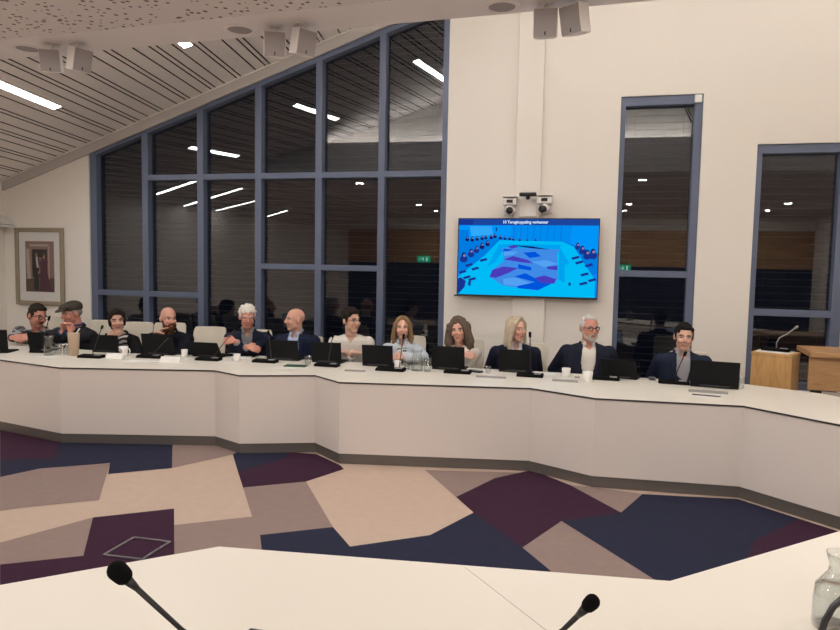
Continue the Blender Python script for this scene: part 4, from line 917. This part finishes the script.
# ------------------------------------------------------------------ things on the desks
def on_desk(px, py): return at_z(px, py, TZ + .0008)
def laptop(px, py, w, label, yaw=0, lid=12, h=None, col=None):
    p = on_desk(px, py); h = h or w * .66; t = thing('laptop', p, label, 'laptop', radians(yaw), 'laptops on the council desk')
    bevel(MB().box((0, w * .33, .009), (w, w * .66, .016)).build('base', M_lid, t), .004)
    MB().box((0, w * .28, .0176), (w * .86, w * .3, .002)).build('keyboard', M_black2, t)
    R = Matrix.Rotation(radians(lid), 3, 'X'); g = MB().box((0, 0, h / 2), (w, .008, h)); g.v = [V((0, .004, .018)) + R @ v for v in g.v]
    ld = bevel(g.build('lid', M_lid, t), .004)
    g = MB().box((0, .0045, h / 2), (w * .93, .001, h * .9)); g.v = [V((0, .004, .018)) + R @ v for v in g.v]; g.build('screen', emit('laptop_screen', (.5, .6, .75), .35), ld)
    g = MB().tube([(-w * .3, 0, 0), (w * .3, 0, 0)], .009, 8); g.v = [V((0, .002, .016)) + v for v in g.v]; g.build('hinge', M_black, t)
    return t
laptop(-9, 353, .36, 'black laptop cut off by the left picture edge, at the end of the desk', 20, 6, .24)
laptop(40, 351, .26, 'dark laptop in front of the man in the plaid overshirt, behind the water jug', 8, 10, .20)
laptop(106, 352.5, .33, 'black laptop standing in front of the woman in the zebra print top', 8, 14, .19)
laptop(158, 355, .37, 'black laptop in front of the bearded bald man', 6, 8, .22)
laptop(207, 357, .36, 'low tilted black laptop left of the white haired man, before the empty chair back', 2, 36, .19)
laptop(282.5, 360.5, .36, 'black laptop in front of the bald man in the pale blue shirt', 4, 8, .205)
laptop(326.5, 363, .33, 'black laptop in front of the man in the collarless white shirt', 2, 8, .205)
laptop(377.5, 366.5, .325, 'black laptop in front of the woman with the patterned scarf', 2, 8, .205)
laptop(448, 370, .335, 'black laptop in front of the woman with wavy hair', 0, 8, .225)
laptop(515, 372.5, .325, 'black laptop in front of the blonde woman in the navy blazer', 0, 8, .215)
laptop(619, 378.5, .33, 'tilted black laptop before the man with the white beard', -14, 26, .19)
laptop(714, 388, .40, 'larger black laptop in front of the young dark haired man', -8, 14, .235)

def mic_unit(px, py, label, yaw=0, head=None, hy=None, w=.25, stem=None, hd=.0135, deep=.11, tall_=.032, dx=0.0):
    p = on_desk(px, py); t = thing('conference_microphone', p, label, 'microphone', radians(yaw), 'gooseneck microphone units on the council desk')
    b = MB().prism([(0, 0), (deep, 0), (deep, tall_), (.02, tall_ * .8), (0, tall_ * .35)], 'x', -w / 2, w / 2); bevel(b.build('base_unit', M_black2, t, angle=.4), .004)
    MB().box((w * .28, deep * .5, tall_ * .95), (w * .25, deep * .5, .004)).build('speaker_grille', M_grey, t)
    if head:
        hp = at_y(*head, hy); L = Matrix.Rotation(-radians(yaw), 3, 'Z') @ (hp - p); a = V((dx, deep * .7, tall_ * .9))
        pts = []
        for i in range(13):
            u = i / 12; q = a.lerp(L, u); q.z = a.z + (L.z - a.z) * (u * .82 + .18 * sin(u * pi / 2)); pts.append(q)
        MB().tube(pts[:9], .0042, 8).tube(pts[8:], .0055, 8).build('gooseneck', M_black, t, smooth=True)
        d = (pts[-1] - pts[-2]).normalized(); h = MB().caps(L - d * .012, L + d * .02, hd, hd * .95, 14); h.build('mic_head', M_black2, t, smooth=True)
    return t
mic_unit(37, 353, 'microphone unit by the papers in front of the man in the plaid overshirt', 8, (49, 318.5), 6.3, .2)
mic_unit(88, 358.3, 'flat black microphone unit right of the beige cup', 6, (102, 327.5), 6.35, .26)
mic_unit(147, 358.3, 'black microphone unit in front of the bearded man, stem leaning right', 4, (170, 336.5), 6.05, .27, dx=.02)
mic_unit(206, 361, 'black microphone unit left of the white haired man, long stem leaning up right', 4, (237, 328), 6.3, .26, dx=.04)
mic_unit(263, 363, 'black microphone unit with upright stem right of the white haired man', 2, (268.5, 333), 6.55, .26, dx=.06)
mic_unit(325, 367, 'black microphone unit before the man in the collarless white shirt', 0, (333, 335.5), 6.5, .25, dx=.0)
mic_unit(389, 371.5, 'black microphone unit before the woman with the patterned scarf', 0, (403.5, 337), 6.5, .29, dx=.08)
mic_unit(456.5, 374, 'black microphone unit before the woman with wavy hair', 0, None, None, .26)
mic_unit(529.5, 377.5, 'black microphone unit whose slim stem stands right of the blonde woman in the blazer', 0, (530, 335), 6.5, .25, dx=.0)
mic_unit(605, 380.5, 'black microphone unit before the man with the white beard', -2, None, None, .26)
mic_unit(674, 384.5, 'black microphone unit before the young dark haired man, stem leaning to his collar', -4, (685, 354), 6.4, .27, dx=.0)
mic_unit(768, 348, 'grey microphone unit standing on the oak lectern', -27)
t = bpy.data.objects['conference_microphone.011']; t.location = LT @ V((-.0, -.06, 1.005))
MB().tube([(0, .07, .02), (-.002, .075, .08), (.02, .08, .13), (.08, .09, .17), (.15, .10, .235)], .006, 8).build('gooseneck', M_grey, t, smooth=True)
MB().caps((.15, .10, .235), (.165, .103, .25), .012).build('mic_head', M_grey, t, smooth=True)

def tumbler(p, label, r=.034, h=.12, fill=.0, group='drinking glasses on the council desk'):
    t = thing('drinking_glass', p, label, 'glass', group=group)
    MB().lathe([(0, .0), (r * .86, 0), (r * .9, .002), (r, h), (r * .94, h), (r * .84, .01), (0, .01)], n=24).build('glass_wall', M_glass, t, smooth=True)
    if fill: MB().lathe([(0, .011), (r * .83, .011), (r * .90, fill), (0, fill)], n=20).build('water', M_water, t, smooth=True)
    return t
def jug(p, label, r=.055, h=.2, fill=.11, neck=.036, lip=.046):
    t = thing('water_jug', p, label, 'jug', group='glass water jugs on the council desk')
    k = h / .2; prof = [(0, 0), (r * .96, 0), (r, .008 * k), (r, .07 * k), (r * .93, .11 * k), (neck * 1.05, .148 * k), (neck, .16 * k), (neck * 1.02, .175 * k), (lip, .2 * k)]
    inn = [(a - .0025, z) for a, z in reversed(prof[2:])] + [(0, .010 * k)]
    MB().lathe(prof + inn, n=36).build('glass_wall', M_glass, t, smooth=True)
    def rad(z):
        for (a0, z0), (a1, z1) in zip(prof, prof[1:]):
            if z0 <= z <= z1 and z1 > z0: return a0 + (a1 - a0) * (z - z0) / (z1 - z0)
        return r
    MB().lathe([(0, .011 * k)] + [(rad(z) - .003, z) for z in [.012 * k + (fill - .012 * k) * i / 8 for i in range(9)]] + [(0, fill)], n=30).build('water', M_water, t, smooth=True)
    return t
jug(on_desk(49.5, 355), 'glass water jug left of the beige cup, before the two men at the left end', .055, .205, .13, .04, .055)
tumbler(on_desk(58.6, 354), 'short glass touching the jug at the left end', .035, .115, .06); tumbler(on_desk(66.2, 354), 'short glass next to the beige cup', .035, .115, .06)
t = thing('beverage_cup', on_desk(74, 355.4), 'tall beige paper cup with a white straw before the man in the flat cap', 'cup')
MB().lathe([(0, 0), (.046, 0), (.060, .235), (.062, .242), (.056, .242), (.044, .008), (0, .008)], n=28).build('cup_wall', mat('beige_card', (.62, .47, .34), .6), t, smooth=True)
MB().tube([(.02, .0, .012), (.04, .0, .23), (.046, 0, .255), (.08, 0, .295)], .0065, 8).build('straw', M_white, t, smooth=True)
def mug(p, label, r=.042, h=.09, handle=1, paint=None, group='white cups on the council desk'):
    t = thing('white_cup', p, label, 'cup', group=group)
    MB().lathe([(0, 0), (r * .8, 0), (r * .86, .004), (r, h), (r * .93, h), (r * .8, .008), (0, .008)], n=26).build('cup_wall', M_white, t, smooth=True)
    MB().lathe([(0, h * .8), (r * .9, h * .8)], n=20).build('coffee', mat('coffee', (.05, .025, .012), .2), t)
    if handle: MB().tube([(r * .92 * 1, 0, h * .82), (r * 1.5, 0, h * .78), (r * 1.65, 0, h * .5), (r * 1.45, 0, h * .25), (r * .88, 0, h * .2)], .0055, 8).build('handle', M_white, t, smooth=True)
    if paint: 
        n = 16; R0 = r * .955
        ring = MB().tube([V((sin(-.35 + .62 * cos(2 * pi * i / n)) * R0 * 1.0, -cos(-.35 + .62 * cos(2 * pi * i / n)) * R0 - .001, h * .52 + .028 * sin(2 * pi * i / n))) for i in range(n + 1)], .0038, 6, cap=False)
        ring.tube([(-.024, -R0 - .001 + .006, h * .66), (-.012, -R0 - .001, h * .34), (-.002, -R0, h * .62)], .0032, 6); ring.build('printed_emblem', M_black, t)
    return t
mug(on_desk(123.5, 355.5), 'white mug printed with a black ring emblem, beside the woman in zebra print', .05, .098, 1, True)
mug(on_desk(184.5, 356.8), 'small white cup between the bearded man and the tilted laptop', .035, .08, 0)
mug(on_desk(237, 361), 'white paper cup among the loose sheets before the white haired man', .036, .075, 0)
mug(on_desk(397.5, 368.5), 'small pale cup by the hands of the woman with the patterned scarf', .034, .08, 0)
mug(on_desk(566, 376.5), 'white cup left of the man with the white beard', .042, .082, 0)
mug(on_desk(587.5, 381.5), 'white cup directly in front of the man with the white beard', .046, .092, 0)
tumbler(on_desk(308, 364), 'small water glass between the two laptops in the middle of the desk', .036, .085, .04)
tumbler(on_desk(407, 369.5), 'glass left of the jug before the woman with the scarf', .036, .10, .03)
jug(on_desk(417, 370.5), 'clear glass water jug right of the woman with the patterned scarf', .06, .205, .05, .042, .056)
tumbler(on_desk(427.5, 371.5), 'tall glass left of the laptop of the woman with wavy hair', .04, .135, .02)
tumbler(on_desk(488, 373), 'low glass between the women in cream blouse and navy blazer', .03, .07, .0)
t = tumbler(on_desk(741.5, 388.4), 'slim clear glass beside the right edge of the larger laptop', .022, .10, .0)
def sheet(px, py, w, d, label, yaw=0, name='paper', m=None, h=.002, cat='paper'):
    p = on_desk(px, py); o = MB().box((0, 0, h / 2), (w, d, h)).build(name, m or M_paper); o.location = p; o.rotation_euler = (0, 0, radians(yaw)); return tag(o, label, cat)
def name_card(px, py, w, label, m=None, yaw=0, hh=.055):
    p = on_desk(px, py); o = MB().prism([(-.035, 0), (.035, 0), (.003, hh), (-.003, hh)], 'x', -w / 2, w / 2).build('name_card', m or M_white); o.location = p; o.rotation_euler = (0, 0, radians(yaw)); return tag(o, label, 'name card', 'folded name cards on the council desk')
name_card(115.5, 358.4, .19, 'blank white folded card left of the printed mug', None, 4); name_card(171, 362.0, .22, 'blank white folded card before the bearded man', None, 2)
sheet(21, 351.5, .10, .06, 'white papers under the hands of the man in the plaid overshirt', 20); sheet(44, 357, .22, .08, 'white sheet left of the glass jug', 10)
sheet(141, 361.3, .3, .12, 'white sheet in front of the microphone unit of the bearded man', 12); sheet(182, 358.8, .18, .12, 'white papers under the small cup left of the tilted laptop', 10)
sheet(241, 357.8, .22, .16, 'loose white sheets before the folded arms of the white haired man', 24, h=.008); sheet(229, 363.2, .16, .10, 'crumpled white sheet at the near edge of the loose papers', -18)
sheet(262, 356.6, .12, .08, 'white sheet left of the upright microphone stem', -12)
sheet(231.5, 354.4, .10, .03, 'small white curved bracket lying right of the tilted laptop', 30, 'desk_bracket', M_white, .012, 'bracket')
sheet(296, 366, .22, .13, 'dark green folder before the bald man in the pale blue shirt', 8, 'folder', mat('green_folder', (.02, .075, .035), .5), .006, 'folder')
sheet(284, 368, .2, .1, 'pale sheet beside the green folder', 16)
sheet(355, 371.2, .2, .045, 'grey name strip left of the laptop of the woman with the scarf', 4, 'name_strip', M_grey, .012, 'name strip')
sheet(491, 377.7, .28, .04, 'grey name strip before the blonde woman in the navy blazer', 2, 'name_strip', M_grey, .014, 'name strip')
sheet(565, 381.5, .23, .04, 'grey name strip between the two white cups', -2, 'name_strip', M_grey, .016, 'name strip')
sheet(708, 392.6, .31, .045, 'grey name strip in front of the larger laptop at the right', -5, 'name_strip', M_grey, .016, 'name strip')
sheet(545, 374, .2, .1, 'white sheet right of the laptop of the blonde woman in the blazer', 5)
sheet(684, 381.6, .09, .06, 'white papers between the young man and the larger laptop', -14, h=.008)
sheet(706, 396.3, .24, .07, 'white notepad at the desk edge before the larger laptop', -5, 'notepad', None, .006, 'notepad')
o = MB().tube([(-.11, 0, .005), (.1, .0, .005), (.118, 0, .005)], [.005, .005, .0015], 8).build('pen', M_black); o.location = on_desk(706, 396.8) + V((0, 0, .0066)); o.rotation_euler = (0, 0, radians(-9)); tag(o, 'black pen lying on the white notepad', 'pen')
o = MB().ball((0, 0, .016), (.038, .05, .017)).build('computer_mouse', mat('grey_mouse', (.06, .06, .065), .5), smooth=True); o.location = on_desk(652, 380) + V((0, 0, .0015)); tag(o, 'dark grey round puck left of the young dark haired man', 'mouse')
o = MB().box((0, 0, .018), (.075, .06, .034)).box((0, -.031, .018), (.05, .003, .018), m=1).build('small_box', [M_white, M_grey]); o.location = on_desk(577, 378.6); tag(o, 'small white box between the two cups of the man with the white beard', 'box')
o = MB().box((0, 0, .008), (.075, .15, .014)).build('smartphone', M_black); o.location = on_desk(475, 372); o.rotation_euler = (0, 0, radians(70)); tag(bevel(o, .004), 'dark smartphone lying right of the arms of the woman in the cream blouse', 'phone')

# foreground microphones and jug
def near_mic(head, hd_px, base, label, r, tail, y, br=None):
    t_ = on_desk(*base); t = thing('foreground_microphone', t_, label, 'microphone', radians(br or 0), 'gooseneck microphones on the near desk')
    Rb = Matrix.Rotation(-radians(br or 0), 3, 'Z')
    bevel(MB().box((0, 0, .016), (.13, .11, .03)).build('base_unit', M_black, t), .006)
    H_ = Rb @ (O + ray(*head) * y - t_); T_ = Rb @ (O + ray(*tail) * (y * 1.03) - t_); B_ = V((0, 0, .031))
    d = (T_ - H_).normalized(); far = H_ + (T_ - H_) * 2.6
    pts = [H_, H_ + d * .03, T_]
    for i in range(1, 15):
        u = i / 14; a = T_.lerp(far, u * .9); bq = B_ + V((0, 0, .2 * (1 - u))); pts.append(a.lerp(bq, u * u * (3 - 2 * u)) if u < 1 else B_)
    MB().tube(pts[1:], [.0062, .0052] + [.0046] * (len(pts) - 3), 12).build('gooseneck', M_black, t, smooth=True)
    MB().caps(H_ - d * r * .35, H_ + d * r * .35, r * .92, r * .86, 24).build('foam_windscreen', M_black2, t, smooth=True)
    MB().tube([H_ + d * r * .9, H_ + d * (r * .9 + .03)], [.011, .0062], 14).build('windscreen_collar', M_black, t, smooth=True)
    return t
near_mic((120, 573), 22, (262, 652), 'foreground microphone at lower left with black foam head', .0225, (182, 630), 1.42)
near_mic((590.5, 603.5), 17, (500, 690), 'foreground microphone at lower centre with small round head', .0175, (563, 630), 1.42)
jug(on_desk(839, 628), 'large glass water jug at the lower right edge of the picture', .073, .225, .12, .036, .045)
p = on_desk(900, 700); t = thing('foreground_microphone', p, 'black curved gooseneck rising at the lower right corner before the jug', 'microphone', group=None)
bevel(MB().box((0, 0, .016), (.13, .11, .03)).build('base_unit', M_black, t), .006)
q = [O + ray(*a) * dd - p for a, dd in (((819, 640), 1.30), ((825, 621), 1.31), ((833, 607), 1.33), ((843, 598), 1.36), ((858, 594), 1.40), ((880, 604), 1.46))]
MB().tube([q[0] + (q[0] - q[1]) * 1.5, q[0], q[1], q[2], q[3], q[4], q[5], V((.0, .02, .2)), V((0, 0, .03))], .0062, 12).build('gooseneck', M_black, t, smooth=True)

# ------------------------------------------------------------------ light and colour
w = bpy.data.worlds.new('night'); S.world = w; w.use_nodes = True
w.node_tree.nodes['Background'].inputs[0].default_value = (.004, .005, .009, 1); w.node_tree.nodes['Background'].inputs[1].default_value = 1
S.view_settings.view_transform = 'Standard'; S.view_settings.look = 'None'; S.view_settings.gamma = 1; S.view_settings.exposure = .27
S.view_settings.use_curve_mapping = False
